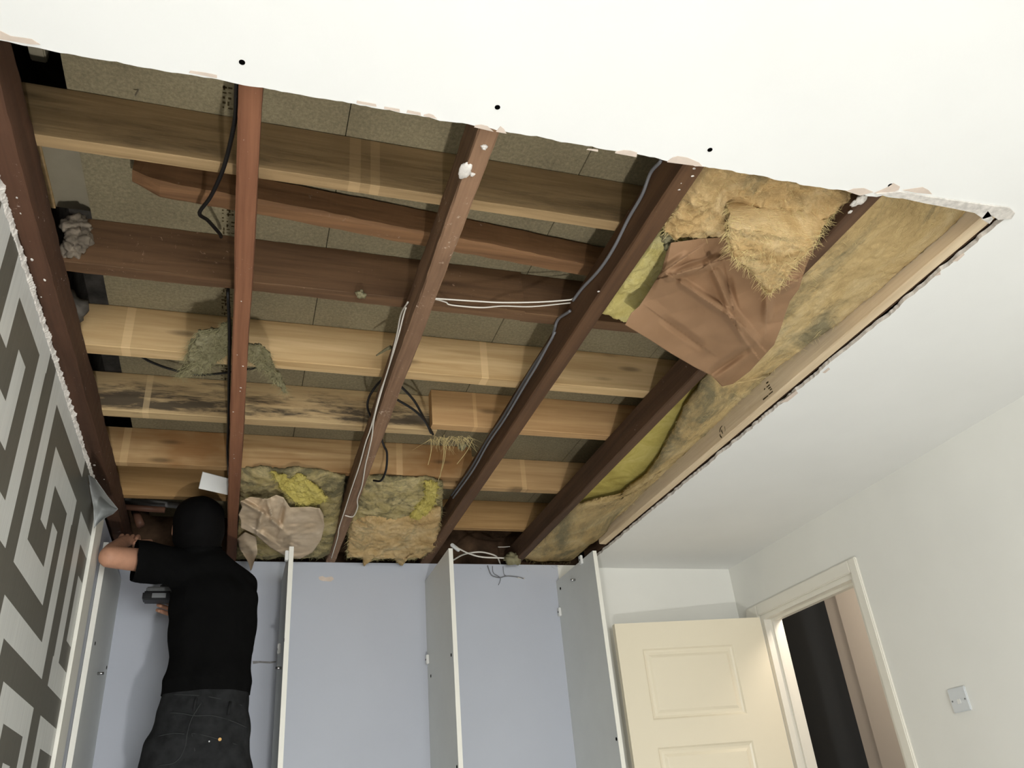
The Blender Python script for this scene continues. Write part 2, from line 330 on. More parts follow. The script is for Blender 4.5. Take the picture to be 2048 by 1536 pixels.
# right wall with the doorway
HY0, HY1, HZ = 2.818, 3.560, 2.006
rw = MB(); rw.box(XR, XR + 0.1, YF, HY0, 0, ZC); rw.box(XR, XR + 0.1, HY1, YB + 0.1, 0, ZC); rw.box(XR, XR + 0.1, HY0, HY1, HZ, ZC)
tag(rw.build('wall_right', M['wallw']), kind='structure')
# left wall: printed key-pattern wallpaper (flat print: one face per pattern cell)
LIGHT = [(2.10, 2.67, 2.237, 2.32), (2.095, 2.175, 1.78, 2.32), (2.095, 2.478, 1.78, 1.862), (2.40, 2.478, 1.78, 1.988), (2.26, 2.34, 1.945, 2.153), (2.26, 2.655, 2.072, 2.153), (2.555, 2.645, 1.62, 2.153),
 (2.082, 2.62, 1.62, 1.70), (2.082, 2.156, 1.30, 1.70), (2.235, 2.614, 1.46, 1.54), (2.235, 2.317, 1.0, 1.54), (2.547, 2.614, 0.9, 1.54), (2.39, 2.47, 1.0, 1.383), (2.75, 2.838, 1.62, 2.155), (2.75, 2.99, 2.075, 2.155), (2.74, 2.99, 1.62, 1.703), (2.90, 2.99, 1.782, 1.99),
 (2.72, 2.99, 1.46, 1.537), (2.72, 2.80, 0.95, 1.537), (2.88, 2.96, 1.0, 1.38), (1.603, 2.01, 2.237, 2.32), (1.603, 1.677, 2.106, 2.32), (1.92, 2.005, 1.782, 2.32), (1.44, 1.985, 1.782, 1.862), (1.758, 1.835, 1.943, 2.153), (1.44, 1.835, 1.943, 2.023), (1.44, 1.526, 1.943, 2.32)]
FAR = [r for r in LIGHT]
for kz in range(0, 4):
    for ky in range(0, 8):
        for (a, b, c, d) in [(2.10, 2.67, 2.237, 2.30), (2.095, 2.175, 1.78, 2.30), (2.095, 2.478, 1.78, 1.862), (2.40, 2.478, 1.78, 1.988), (2.26, 2.34, 1.945, 2.153), (2.26, 2.655, 2.072, 2.153), (2.555, 2.645, 1.70, 2.153)]:
            r = (a - 0.655 * ky, b - 0.655 * ky, c - 0.69 * kz, d - 0.69 * kz)
            if r[1] < 1.43 or r[3] < 1.0: FAR.append(r)
ys = sorted({YF, 2.995} | {round(v, 4) for r in FAR for v in r[:2] if YF < v < 2.995}); zs = sorted({0.0, ZC} | {round(v, 4) for r in FAR for v in r[2:] if 0 < v < ZC})
V = [(XL, y, z) for z in zs for y in ys]; Fc = []; fm = []; n = len(ys)
for j in range(len(zs) - 1):
    for i in range(n - 1):
        cy, cz = (ys[i] + ys[i + 1]) / 2, (zs[j] + zs[j + 1]) / 2; Fc.append((j * n + i, (j + 1) * n + i, (j + 1) * n + i + 1, j * n + i + 1)); fm.append(1 if any(a < cy < b and c < cz < d for a, b, c, d in FAR) else 0)
b = len(V); V += [(XL, 2.995, 0), (XL, YB + .1, 0), (XL, YB + .1, ZC), (XL, 2.995, ZC)]; Fc.append((b, b + 3, b + 2, b + 1)); fm.append(2)
b = len(V); V += [(XL - .1, YF, 0), (XL - .1, YB + .1, 0), (XL - .1, YB + .1, ZC), (XL - .1, YF, ZC), (XL, YF, ZC), (XL, YB + .1, ZC)]; Fc += [(b, b + 1, b + 2, b + 3), (b + 3, b + 2, b + 5, b + 4)]; fm += [2, 3]
wl = tag(mesh('wall_left', V, Fc, None, mats=[M['wpd'], M['wpl'], M['wallg'], M['gyp']], fm=fm), kind='structure')
# ragged plaster left along the top of the papered wall
V = []; Fc = []; K = 700
for i in range(K + 1):
    y = 1.0 + i * (3.2 - 1.0) / K; a = 0.003 + 0.007 * abs(N((0, y * 26, 0))) + 0.008 * abs(N((3, y * 110, 0))); dz = 0.001 + 0.010 * abs(N((7, y * 18, 0))) + 0.008 * abs(N((1, y * 120, 0)))
    V += [(XL + 0.0004, y, ZC - dz), (XL + 0.003, y, ZC - dz * 0.4), (XL + a, y, ZC + 0.003 + 0.004 * N((9, y * 60, 0))), (XL + a, y, Z0), (XL + 0.0004, y, Z0)]
for i in range(K):
    for j in range(4): q = i * 5 + j; Fc.append((q, q + 1, q + 6, q + 5))
mesh('torn_plaster_edge', V, Fc, M['gyp'], wl)
# peeling corner of the wallpaper
def pl(p, u, v): return ox((p.x, p.y), XL + 0.002 + 0.0125 * max(0, min(1, (v - 0.5) / 0.2)) + 0.072 * u ** 1.3 + 0.008 * math.sin(v * 5) * u)
fl, _ = sheet('wallpaper_flap', ([(176, 950), (184, 953), (192, 960)], [(192, 960), (214, 991), (236, 1018), (226, 1028), (208, 1037)], [(188, 1056), (199, 1044), (208, 1037)], [(176, 950), (181, 985), (187, 1015), (188, 1056)]), pl, 14, 22, 0.0008, M['wpback'], wl, up=Vector((1, 0, 0)))
# white upright strip where the paper stops
tag(box('trim_1', XL, XL + 0.012, 2.992, 3.128, 0, 2.262, M['edgeb'], bev=0.002), kind='structure')
# ceiling: plasterboard with the jagged opening
def jag(a, b, n, amp, fr, ax):
    out = []
    for i in range(n + 1):
        t_ = i / n; p = Vector(a).lerp(Vector(b), t_); e = amp * N((p.x * fr, p.y * fr, 3.3)) + amp * 0.6 * N((p.x * fr * 4, p.y * fr * 4, 1.3)); p[ax] += e; out.append(p)
    return out
HX = 1.647
near = jag((XL, 1.043, 0), (1.29, 1.043, 0), 170, 0.004, 24, 1)[:-1] + jag((1.29, 1.036, 0), (HX, 1.015, 0), 40, 0.005, 26, 1)
right = jag((HX, 1.022, 0), (HX, YB, 0), 260, 0.007, 26, 0)[1:]
bm = bmesh.new(); loop = near + right
vv = [bm.verts.new((p.x, p.y, ZC)) for p in loop]
outer = [bm.verts.new(q) for q in ((XR, YB, ZC), (XR, YF, ZC), (XL, YF, ZC))]
ed = vv + outer; es = [bm.edges.new((ed[i], ed[(i + 1) % len(ed)])) for i in range(len(ed))]
bmesh.ops.triangle_fill(bm, use_beauty=True, use_dissolve=False, edges=es)
for f_ in bm.faces:
    if f_.normal.z > 0: f_.normal_flip()
lowf = list(bm.faces); r_ = bmesh.ops.extrude_face_region(bm, geom=lowf)
for e_ in r_['geom']:
    if isinstance(e_, bmesh.types.BMVert): e_.co.z = Z0
bmesh.ops.recalc_face_normals(bm, faces=bm.faces[:])
me = bpy.data.meshes.new('ceiling'); 
for f_ in bm.faces: f_.material_index = 1 if abs(f_.normal.z) < 0.5 else 0
bm.to_mesh(me); bm.free(); me.materials.append(M['ceil']); me.materials.append(M['gyp'])
ceil = bpy.data.objects.new('ceiling', me); COL.objects.link(ceil); tag(ceil, kind='structure')
onc = lambda q: oz(q, ZC - 0.0003)
for P in ([(0, 61), (10, 66), (22, 72), (44, 75), (64, 78), (81, 89), (60, 88), (30, 83), (0, 78)], [(381, 141), (410, 145), (434, 150), (434, 156), (378, 145)], [(714, 201), (752, 208), (753, 213), (713, 206)], [(769, 213), (799, 218), (800, 224), (768, 217)], [(815, 220), (841, 225), (842, 231), (813, 225)],
          [(848, 229), (858, 227), (867, 230), (874, 237), (847, 232)], [(951, 250), (962, 249), (975, 252), (987, 263), (948, 254)], [(1001, 252), (1008, 258), (1013, 267), (992, 263)], [(1176, 297), (1196, 299), (1196, 303), (1173, 299)], [(1231, 303), (1248, 300), (1261, 301), (1274, 305), (1273, 314), (1230, 306)],
          [(1336, 321), (1345, 315), (1355, 312), (1375, 315), (1398, 325), (1405, 333), (1334, 324)], [(1693, 382), (1707, 377), (1728, 376), (1747, 384), (1720, 391)], [(1748, 386), (1775, 374), (1787, 366), (1800, 373), (1797, 380), (1775, 387)], [(1804, 380), (1845, 374), (1857, 380), (1864, 388), (1830, 385)],
          [(1904, 523), (1927, 505), (1929, 509), (1915, 522)], [(1869, 552), (1880, 542), (1881, 549)], [(165 + 1480, 745), (1657, 735), (1660, 738), (1650, 746)], [(1560, 806), (1592, 781), (1596, 786), (1575, 803)]):
    patch('torn_paper', P, onc, M['paper'], ceil)
for P in ([(1752, 386), (1800, 382), (1850, 391), (1905, 399), (1962, 407), (2018, 414), (2029, 425), (2022, 436), (1996, 438), (1984, 430), (1966, 436), (1948, 424), (1900, 414), (1850, 405), (1800, 394)], [(1962, 436), (1975, 420), (1986, 436), (1978, 446)]):
    patch('torn_board_edge', P, lambda q: oz(q, ZC - 0.0005), M['gyp'], ceil, 0.003)
for q in ((484, 125), (995, 215), (1420, 300), (1781, 371)): disc('screw_hole', oz(q, ZC - 0.0008), (0, 0, 1), 0.0052, 0.001, M['hole'], ceil)
# the space over the ceiling: enclosing blockwork and boarding
tag(box('wall_void_left', -0.72, -0.62, 0.5, 4.2, ZC, 3.0, M['void']), kind='structure')
tag(box('wall_void_back', -0.72, 2.0, 3.86, 3.9, ZC, 3.0, M['voidb']), kind='structure')
tag(box('wall_void_front', -0.72, 2.0, 0.5, 0.6, Z0, 3.0, M['void']), kind='structure')
tag(box('wall_void_right', 1.95, 2.0, 0.6, 3.86, Z0, 3.0, M['void']), kind='structure')
tag(box('ceiling_void', -0.72, 2.0, 0.5, 3.9, 3.0, 3.05, M['void']), kind='structure')
# chipboard deck of the floor above
deck = empty('upper_floor', (0, 0, ZB), kind='structure')
xs = [-0.4235, 0.1475, 0.7215, 1.2965, 1.87]
for a, b in zip(xs, xs[1:]):
    bo = box('chipboard_panel', a + 0.0009, b - 0.0009, 0.7, 3.84, ZB, ZB + 0.022, M['chip'], deck, 0.001)
# broken stencil marks on the boards beside the first joist and the third
def ticks(x0, y0, y1, n_, w_, parent):
    mb = MB()
    for i in range(n_):
        y = y0 + (y1 - y0) * i / n_
        for k in range(3):
            if random.random() < 0.75: a = x0 + k * w_ / 3; mb.box(a, a + w_ / 3 * random.uniform(0.3, 0.9), y + random.uniform(0, 0.004), y + random.uniform(0.005, 0.008), ZB - 0.0002, ZB)
        if random.random() < 0.7: a = x0 + random.uniform(0, w_ * .5); mb.box(a, a + 0.004, y, y + (y1 - y0) / n_ * 0.85, ZB - 0.0002, ZB)
    return mb.build('printed_mark', M['ink'], parent)
d0 = deck.children[0]; d2 = deck.children[2]
for a, b, c in ((1.275, 1.345, 5), (1.635, 1.765, 9), (1.99, 2.14, 9), (2.43, 2.53, 6)): ticks(-0.118, a, b, c, 0.034, d0)
ticks(0.955, 1.93, 2.14, 9, 0.03, d2); ticks(0.975, 2.44, 2.52, 4, 0.03, d2)
# ------------------------------------------------------------------ ceiling joists (running away from the camera)
GJ = None
def cj(x0, x1, mat, label, y0=0.7, rough=0.0018, dz=0.0):
    o = empty('ceiling_joist', (0, 0, 0), label, 'joist'); beam('timber', ((x0 + x1) / 2, y0, Z0 + dz), ((x0 + x1) / 2, 3.84, Z0 + dz), x1 - x0, ZT - Z0 - 0.0005 - dz, mat, o, rough, 0.004, 110); return o
J1 = cj(-0.0715, -0.0315, M['joist1'], 'reddish-brown ceiling joist with black cable along its side')
J2 = cj(0.366, 0.408, M['joist2'], 'dusty brown ceiling joist with plaster lump and twin white cables', rough=0.0035)
J3 = cj(0.809, 0.856, M['joist3'], 'dark brown ceiling joist with grey cable clipped along its side', rough=0.0025)
J4 = cj(1.266, 1.306, M['joist4'], 'very dark ceiling joist partly behind the hanging kraft paper', rough=0.0028)
JL = cj(-0.506, -0.460, M['ledger'], 'dark red-brown wall joist against the patterned wallpaper', rough=0.003)
blob('plaster_lump', oz((930, 341), Z0 - 0.001), 0.017, M['gyp'], J2, 0.3, 50, 3, (0.75, 1.35, 0.35)); blob('plaster_lump', oz((968, 293), Z0 - 0.001), 0.0065, M['gyp'], J2, 0.4); blob('plaster_lump', oz((945, 348), Z0 - 0.001), 0.005, M['gyp'], J2, 0.4)
for q, r in (((1722, 399), 0.014), ((1709, 407), 0.010), ((1700, 424), 0.005)): blob('plaster_lump', oz(q, Z0 - 0.001), r, M['gyp'], J4, 0.4, 50, 3, (0.8, 1.2, 0.35))
for q in ((1388, 337), (1362, 366), (1385, 352), (1358, 379), (1197, 583)): blob('plaster_lump', oz(q, Z0), 0.003, M['gyp'], J3, 0.4, 50, 2, (1.2, 1, 0.4))
for i in range(9): blob('plaster_lump', (-0.052 + random.uniform(-.012, .012), random.uniform(1.2, 2.7), Z0), random.uniform(0.0014, 0.003), M['gyp'], J1, 0.5, 50, 2, (1, 1, 0.4))
for i in range(8): blob('plaster_lump', (-0.482 + random.uniform(-.016, .016), random.uniform(1.2, 2.9), Z0), random.uniform(0.0014, 0.004), M['gyp'], JL, 0.5, 50, 2, (1, 1.6, 0.4))
# ------------------------------------------------------------------ floor joists (running across)
def fj(x0, x1, ya, yb, th, mat, label, zb=ZT + 0.0005, name='floor_joist', rough=0.0008):
    o = beam(name, (x0, ya + th / 2, zb), (x1, yb + th / 2, zb), th, ZB - zb - 0.0005, mat, None, rough, 0.002, 70); return tag(o, label, 'joist')
fj(-0.60, 1.9, 1.356, 1.362, 0.032, M['fa'], 'tan floor joist with grey mould, beside the opening edge')
fj(-0.47, 0.70, 1.766, 1.766, 0.042, M['fc'], 'dark old floor joist notched into the mortar lump', rough=0.0022)
fj(0.70, 1.9, 1.772, 1.772, 0.042, M['fc'], 'dark floor joist length above the white twin cables', zb=ZT + 0.0005)
fj(-0.60, 1.9, 2.140, 2.146, 0.048, M['fd'], 'pale clean pine floor joist behind the wool tuft')
fj(-0.60, 0.62, 2.528, 2.530, 0.044, M['fe'], 'floor joist covered in black mould streaks')
fj(0.592, 1.9, 2.482, 2.490, 0.042, M['fe2'], 'orange pine floor joist lapped onto the mouldy one')
fj(-0.60, 0.86, 2.928, 2.934, 0.036, M['ff'], 'stained tan floor joist over the two back wool batts')
fj(0.72, 1.9, 3.020, 3.036, 0.036, M['ff2'], 'tan floor joist ending at the splintered corner of dark joist')
fj(-0.60, 0.00, 3.238, 3.238, 0.036, M['fg'], 'brown floor joist shadowed by the person\'s head')
fj(0.80, 1.9, 3.505, 3.515, 0.036, M['fg'], 'last tan floor joist before the white cables')
# rough batten with a broken end, fixed under the deck
bt = beam('rough_batten', (-0.305, 1.53, 2.468), (0.90, 1.63, 2.468), 0.05, 0.081, M['batten'], None, 0.003, 0.006, 80, taper=lambda s_: min(1, 0.7 + s_ * 6))
tag(bt, 'rough red-brown batten with a broken splintered end', 'batten')
# offcut of chipboard standing beside the wall joist, mortar lump, bits in the side gap
o = empty('board_offcut', (0, 0, 0), 'grey-faced board offcut in the gap beside wall joist', 'board')
zq = 2.60; xa, xb = oz((97, 437), zq).x, oz((118, 437), zq).x
box('chipboard_core', xa, xb, 1.44, 1.80, zq - 0.006, zq + 0.016, M['fd'], o, 0.001); box('grey_face', xb, -0.39, 1.44, 1.80, zq, zq + 0.016, M['offc'], o, 0.001)
o = empty('mortar_lump', (0, 0, 0), 'crumbling grey mortar lump around the old joist end', 'mortar')
for c, r in (((-0.452, 1.765, 2.515), 0.030), ((-0.440, 1.76, 2.475), 0.026), ((-0.452, 1.765, 2.445), 0.022)): blob('lump', c, r, M['masonry'], o, 0.7, 30, 4, (1, 0.7, 1.1))
tag(blob('rubble', (-0.50, 2.06, 2.47), 0.045, M['void'], None, 0.4), 'dark rubble piece in the gap beside wall joist', 'rubble')
c = oz((80, 135), 2.66); o = box('slate_piece', c.x - 0.016, c.x + 0.016, 1.10, 1.40, 2.66, 2.74, M['offc'], None, 0.003); tag(o, 'grey slab seen in the gap next to opening edge', 'slab')
# nail through the deck
o = empty('nail', (0, 0, 0), 'bright nail point sticking through the chipboard', 'nail'); p = oz((278, 180), ZB); MB().tube([p + Vector((0, 0, 0.006)), p + Vector((-0.004, -0.004, -0.022))], 0.0017, 8).build('shank', M['steel'], o)
# pale timber along the far side of the opening
o = empty('edge_timber', (0, 0, 0), 'pale stamped timber along the long edge of ceiling opening', 'timber')
beam('timber', (1.622, 1.03, Z0 + 0.001), (1.622, 3.42, Z0 + 0.001), 0.036, 0.085, M['edge'], o, 0.001, 0.003, 90)
beam('dark_gap_strip', (1.650, 1.06, Z0 + 0.008), (1.650, 3.70, Z0 + 0.008), 0.012, 0.06, M['joist4'], o, 0.002, 0.002, 60)  # dark strip stands in for the shade in the gap beside the timber
onx_ = lambda q: ox(q, 1.6030)
Q = lambda x, y: (1480 + x / 17.07, 740 + y / 17.07)
for P in ([(890, 440), (965, 375), (975, 425), (905, 480)], [(900, 585), (1010, 480), (1020, 520), (920, 605)], [(960, 630), (1040, 560), (1055, 600), (975, 660)], [(1010, 680), (1080, 620), (1095, 655), (1025, 705)], [(815, 660), (855, 605), (865, 650), (830, 690)], [(975, 830), (1115, 710), (1125, 745), (985, 860)], [(780, 990), (965, 850), (970, 885), (800, 1035)]):
    patch('printed_mark', [Q(*q) for q in P], onx_, M['ink'], o, 0.0002)
Q2 = lambda x, y: (1400 + x / 22.76, 830 + y / 22.76)
for P in ([(1020, 470), (950, 540), (900, 650), (885, 780), (915, 780), (930, 680), (965, 570), (1005, 520)], [(900, 870), (890, 920), (920, 1000), (975, 1055), (1000, 1040), (990, 985), (940, 930), (920, 865)], [(985, 640), (960, 740), (1000, 800), (1040, 880), (1045, 830), (1010, 740)], [(1100, 505), (1135, 550), (1150, 700), (1130, 780), (1140, 700), (1125, 570)]):
    patch('printed_mark', [Q2(*q) for q in P], onx_, M['ink'], o, 0.0002)
# ------------------------------------------------------------------ insulation
def lump(p, a, fr, s=0.0): return a * (N((p.x * fr, p.y * fr, s)) + 0.5 * N((p.x * fr * 2.3, p.y * fr * 2.3, s + 5)) + 0.25 * N((p.x * fr * 5.1, p.y * fr * 5.1, s + 9)))
def wool(name, edges, zf, amp, fr, nu, nv, th, mat, parent, fib, nfib, flen=0.02, s=0.0, micro=0.0028, jt=0.003, fwd=0.00045, xmax=9.0):
    nu, nv = int(nu * 1.7), int(nv * 1.7)
    def place(p, u, v):
        z = zf(u, v); q = oz((p.x, p.y), z); e = min(u, 1 - u, v, 1 - v); jit = jt if e < 1e-6 else 0
        return Vector((min(xmax, q.x) + jit * (N((q.x * 150, q.y * 150, 1)) + N((q.x * 60, q.y * 60, 2))), q.y + jit * (N((q.x * 150, q.y * 150, 4)) + N((q.x * 60, q.y * 60, 7))), z + lump(q, amp, fr, s) + micro * (N((q.x * 70, q.y * 70, s)) + 0.7 * N((q.x * 150, q.y * 150, s)) ) + 0.010 * max(0, 1 - e * 14) ** 2))
    ob, low = sheet(name, edges, place, nu, nv, th, mat, parent); W_ = nu + 1
    ring = [low[i] for i in range(W_)] + [low[-1 - i] for i in range(W_)] + [low[j * W_] for j in range(nv)] + [low[j * W_ + nu] for j in range(nv)]
    if nfib: strands('loose_fibres', low, nfib, flen, fib, parent, edge=ring, wd=fwd)
    return ob
# near bay: peach wool with a torn flap
o = empty('wool_batt', (0, 0, 0), 'peach mineral wool batt with torn hanging flap over kraft paper', 'insulation', None)
wool('wool_layer', ([(1408, 328), (1520, 352), (1700, 386)], [(1700, 386), (1705, 398), (1672, 437), (1650, 459)], [(1330, 466), (1351, 481), (1400, 487), (1459, 490), (1540, 480), (1600, 470), (1650, 459)], [(1408, 328), (1366, 400), (1330, 466)]),
     lambda u, v: 2.345 - 0.026 * v, 0.022, 15, 70, 34, 0.05, M['peach'], o, M['fibre'], 1200, 0.02, 1, 0.004)
wool('torn_flap', ([(1452, 412), (1530, 402), (1610, 410), (1668, 432)], [(1668, 432), (1650, 461), (1597, 529), (1560, 572)], [(1466, 520), (1500, 545), (1520, 570), (1537, 596), (1548, 586), (1560, 572)], [(1452, 412), (1462, 440), (1456, 480), (1466, 520)]),
     lambda u, v: 2.352 - 0.082 * min(1, v / 0.40) ** 0.8 - 0.012 * v, 0.007, 17, 44, 40, 0.012, M['peach'], o, M['fibre'], 1800, 0.024, 2, 0.004, 0.006)
blob('grey_fluff', oz((1335, 474), 2.335), 0.016, M['tuft'], o, 0.6, 40, 3, (1, 1.2, 0.7)); blob('grey_fluff', oz((1336, 492), 2.335), 0.011, M['tuft'], o, 0.6, 40, 3)
o = empty('wool_batt', (0, 0, 0), 'bright yellow wool strip between dark joist and kraft paper', 'insulation')
wool('wool_layer', ([(1307, 484), (1340, 470), (1380, 470)], [(1380, 470), (1350, 560), (1300, 640)], [(1203, 631), (1222, 640), (1249, 651), (1300, 640)], [(1307, 484), (1256, 556), (1203, 631)]), lambda u, v: 2.352, 0.006, 20, 24, 44, 0.035, M['yellow'], o, M['fibrey'], 120, 0.012, 3)
# kraft paper hanging from the peach batt
FOLDS = [((1338, 552), (1417, 528), 0.018), ((1417, 528), (1442, 512), 0.014), ((1430, 545), (1470, 632), 0.020), ((1470, 632), (1511, 680), 0.016), ((1365, 567), (1455, 628), 0.018), ((1455, 628), (1495, 685), 0.014), ((1455, 560), (1468, 625), -0.012), ((1325, 545), (1370, 514), 0.012), ((1535, 595), (1533, 635), 0.014), ((1425, 745), (1490, 700), -0.014), ((1330, 640), (1400, 690), -0.008), ((1560, 575), (1590, 560), 0.012)]
def paper_place(folds, z0, z1, sag, amp, fr, sd, wid=11):
    def place(p, u, v):
        z = z0 + (z1 - z0) * v - sag * math.sin(math.pi * u) * math.sin(math.pi * v)
        for a, b, h in folds:
            a, b = Vector(a), Vector(b); ab = b - a; t_ = max(0, min(1, (p - a).dot(ab) / ab.length_squared)); d = (p - (a + ab * t_)).length
            z -= h * (0.5 + 0.5 * math.cos(math.pi * min(1, d / wid))) * (0.35 + 0.65 * math.sin(math.pi * min(1, t_ * 0.8 + 0.15)))
            sgn = ab.x * (p.y - a.y) - ab.y * (p.x - a.x)
            if sgn > 0: z -= h * 0.35 * max(0, 1 - d / (wid * 4))
        q = oz((p.x, p.y), z); r = 1 - abs(N((q.x * fr, q.y * fr, sd))) * 2
        z += amp * r + amp * 0.5 * N((q.x * fr * 2.7, q.y * fr * 2.7, sd)); return oz((p.x, p.y), z)
    return place
o = empty('kraft_paper', (0, 0, 0), 'large crumpled brown kraft paper sheet hanging below the joists', 'paper')
sheet('paper_sheet', ([(1333, 505), (1342, 486), (1400, 478), (1463, 474), (1560, 478), (1640, 470)], [(1640, 470), (1612, 533), (1598, 578), (1580, 602), (1575, 615), (1562, 655), (1548, 690), (1524, 716), (1500, 742), (1466, 768)], [(1250, 650), (1300, 680), (1340, 706), (1390, 735), (1424, 752), (1444, 773), (1466, 768)], [(1333, 505), (1323, 542), (1300, 580), (1278, 613), (1262, 627), (1250, 650)]),
      paper_place([(a, b, h * 1.25) for a, b, h in FOLDS], 2.312, 2.250, 0.010, 0.006, 6, 2, 15), 150, 150, 0.0008, M['kraft'], o, smooth=False)
for m_ in [o.children[0]]: m_.data.polygons.foreach_set('use_smooth', [True] * len(m_.data.polygons))
# long right-hand batt and the yellow layer above it
o = empty('wool_batt', (0, 0, 0), 'long dirty tan wool batt sagging beside the stamped edge timber', 'insulation')
wool('wool_layer', ([(1745, 385), (1850, 410), (1985, 432)], [(1985, 432), (1700, 634), (1560, 735), (1400, 880), (1300, 975), (1220, 1055), (1205, 1100), (1170, 1128)], [(1045, 1120), (1075, 1129), (1120, 1128), (1170, 1128)], [(1745, 385), (1640, 500), (1500, 672), (1405, 770), (1372, 820), (1341, 880), (1317, 924), (1293, 957), (1242, 996), (1195, 1008), (1150, 1020), (1100, 1070), (1045, 1120)]),
     lambda u, v: 2.338 - 0.010 * math.sin(math.pi * min(1, u * 1.4)) * math.sin(math.pi * v) + (0.012 if v < 0.5 else 0) * u, 0.006, 9, 34, 150, 0.016, M['rightb'], o, M['fibre'], 1500, 0.02, 4, xmax=1.599)
o = empty('wool_batt', (0, 0, 0), 'dull yellow wool layer seen in the gap behind dark joist', 'insulation')
def place(p, u, v): return Vector((1.315 + 0.28 * u, 1.75 + 1.5 * v, 2.383 + lump(Vector((u, v * 5, 0)), 0.004, 3, 1)))
sheet('wool_layer', ([(0, 0), (1, 0)], [(1, 0), (1, 1)], [(0, 1), (1, 1)], [(0, 0), (0, 1)]), place, 16, 60, 0.02, M['yellow2'], o)
# back bays
o = empty('wool_batt', (0, 0, 0), 'mouldy green-grey wool batt with dusty torn paper facing', 'insulation')
zb_ = lambda u, v: 2.391 - 0.076 * min(1, v * 1.15)
wool('wool_layer', ([(480, 946), (520, 942), (554, 946), (586, 943), (640, 950), (690, 957)], [(690, 957), (684, 1000), (677, 1044), (673, 1095), (668, 1112)], [(470, 1121), (511, 1123), (560, 1119), (602, 1122), (640, 1118), (668, 1112)], [(480, 946), (479, 1030), (470, 1121)]), zb_, 0.009, 14, 50, 50, 0.012, M['midb'], o, M['fibreg'], 900, 0.02, 5, 0.004)
wool('yellow_tuft', ([(545, 948), (580, 962), (600, 955)], [(600, 955), (640, 985), (655, 1005)], [(590, 1005), (612, 1012), (640, 1010), (655, 1005)], [(545, 948), (560, 978), (590, 1005)]), lambda u, v: 2.374 - 0.045 * v, 0.010, 24, 30, 30, 0.008, M['yellow2'], o, M['fibrey'], 900, 0.025, 6, 0.006, 0.012)
FG = [((481, 1000), (525, 1025), 0.02), ((525, 1025), (515, 1065), 0.018), ((537, 1000), (545, 1040), 0.02), ((545, 1040), (562, 1055), 0.02), ((566, 1015), (558, 1055), -0.02), ((520, 1065), (545, 1082), 0.014), ((540, 985), (520, 1010), 0.014), ((640, 1020), (648, 1045), 0.008)]
sheet('paper_facing', ([(480, 1003), (500, 994), (535, 998), (552, 990), (567, 995), (580, 1015), (620, 1014), (640, 1017), (647, 1030)], [(647, 1030), (649, 1052), (642, 1080), (625, 1105), (600, 1118)], [(482, 1056), (512, 1070), (540, 1095), (570, 1112), (600, 1118)], [(480, 1003), (484, 1015), (477, 1030), (482, 1042), (482, 1056)]), paper_place(FG, 2.331, 2.290, 0.004, 0.004, 16, 6, 8), 60, 50, 0.0008, M['kraftg'], o)
sheet('torn_paper_tail', ([(474, 1078), (490, 1064), (512, 1074)], [(512, 1074), (515, 1105), (508, 1124)], [(497, 1124), (501, 1142), (504, 1138), (508, 1124)], [(474, 1078), (480, 1100), (497, 1124)]), paper_place([], 2.314, 2.243, 0.0, 0.004, 20, 3), 12, 16, 0.0008, M['kraftg'], o)
o = empty('wool_batt', (0, 0, 0), 'tan and green-grey wool batt between dusty and dark joists', 'insulation')
wool('wool_layer', ([(728, 962), (770, 957), (810, 965), (850, 962), (886, 968)], [(886, 968), (885, 1026), (879, 1074), (866, 1104), (845, 1118)], [(693, 1119), (742, 1124), (790, 1119), (815, 1124), (845, 1118)], [(728, 962), (715, 998), (702, 1046), (696, 1067), (693, 1119)]), lambda u, v: 2.390 - 0.077 * min(1, v * 1.1) - 0.008 * math.sin(math.pi * u), 0.009, 13, 54, 50, 0.012, M['midb'], o, M['fibreg'], 900, 0.02, 7, 0.004)
wool('tan_lower_face', ([(705, 1046), (740, 1036), (790, 1042), (840, 1032), (882, 1022)], [(882, 1022), (878, 1074), (865, 1104), (842, 1119)], [(696, 1117), (725, 1116), (728, 1134), (745, 1120), (785, 1119), (800, 1134), (808, 1119), (842, 1119)], [(705, 1046), (698, 1070), (696, 1117)]), lambda u, v: 2.336 - 0.044 * min(1, v * 1.1), 0.009, 16, 50, 34, 0.012, M['peach'], o, M['fibre'], 900, 0.02, 8, 0.004, 0.007)
wool('yellow_tuft', ([(850, 968), (862, 966), (876, 972)], [(876, 972), (870, 1010), (850, 1036)], [(818, 1040), (835, 1042), (850, 1036)], [(850, 968), (850, 1000), (832, 1020), (818, 1040)]), lambda u, v: 2.372 - 0.04 * v, 0.008, 24, 20, 34, 0.006, M['yellow2'], o, M['fibrey'], 700, 0.022, 9, 0.006, 0.012)
# small tufts
o = empty('wool_tuft', (0, 0, 0), 'grey-green wool tuft hanging either side of reddish joist', 'insulation')
wool('left_lobe', ([(380, 692), (400, 672), (432, 668), (462, 648)], [(462, 648), (464, 690), (458, 712)], [(355, 757), (390, 748), (402, 752), (425, 730), (458, 712)], [(380, 692), (374, 715), (378, 735), (355, 757)]), lambda u, v: 2.392 - 0.005 * math.sin(math.pi * u), 0.006, 30, 34, 28, 0.010, M['tuft'], o, M['fibreg'], 1500, 0.032, 11, 0.005, 0.009)
wool('right_lobe', ([(492, 697), (515, 697), (535, 712)], [(535, 712), (548, 740), (566, 770), (572, 792)], [(492, 722), (530, 745), (552, 770), (572, 792)], [(492, 697), (492, 722)]), lambda u, v: 2.391, 0.006, 30, 34, 18, 0.010, M['tuft'], o, M['fibreg'], 1000, 0.028, 12, 0.005, 0.007)
o = empty('wool_tuft', (0, 0, 0), 'wispy fibre tuft hanging under lapped orange joist', 'insulation')
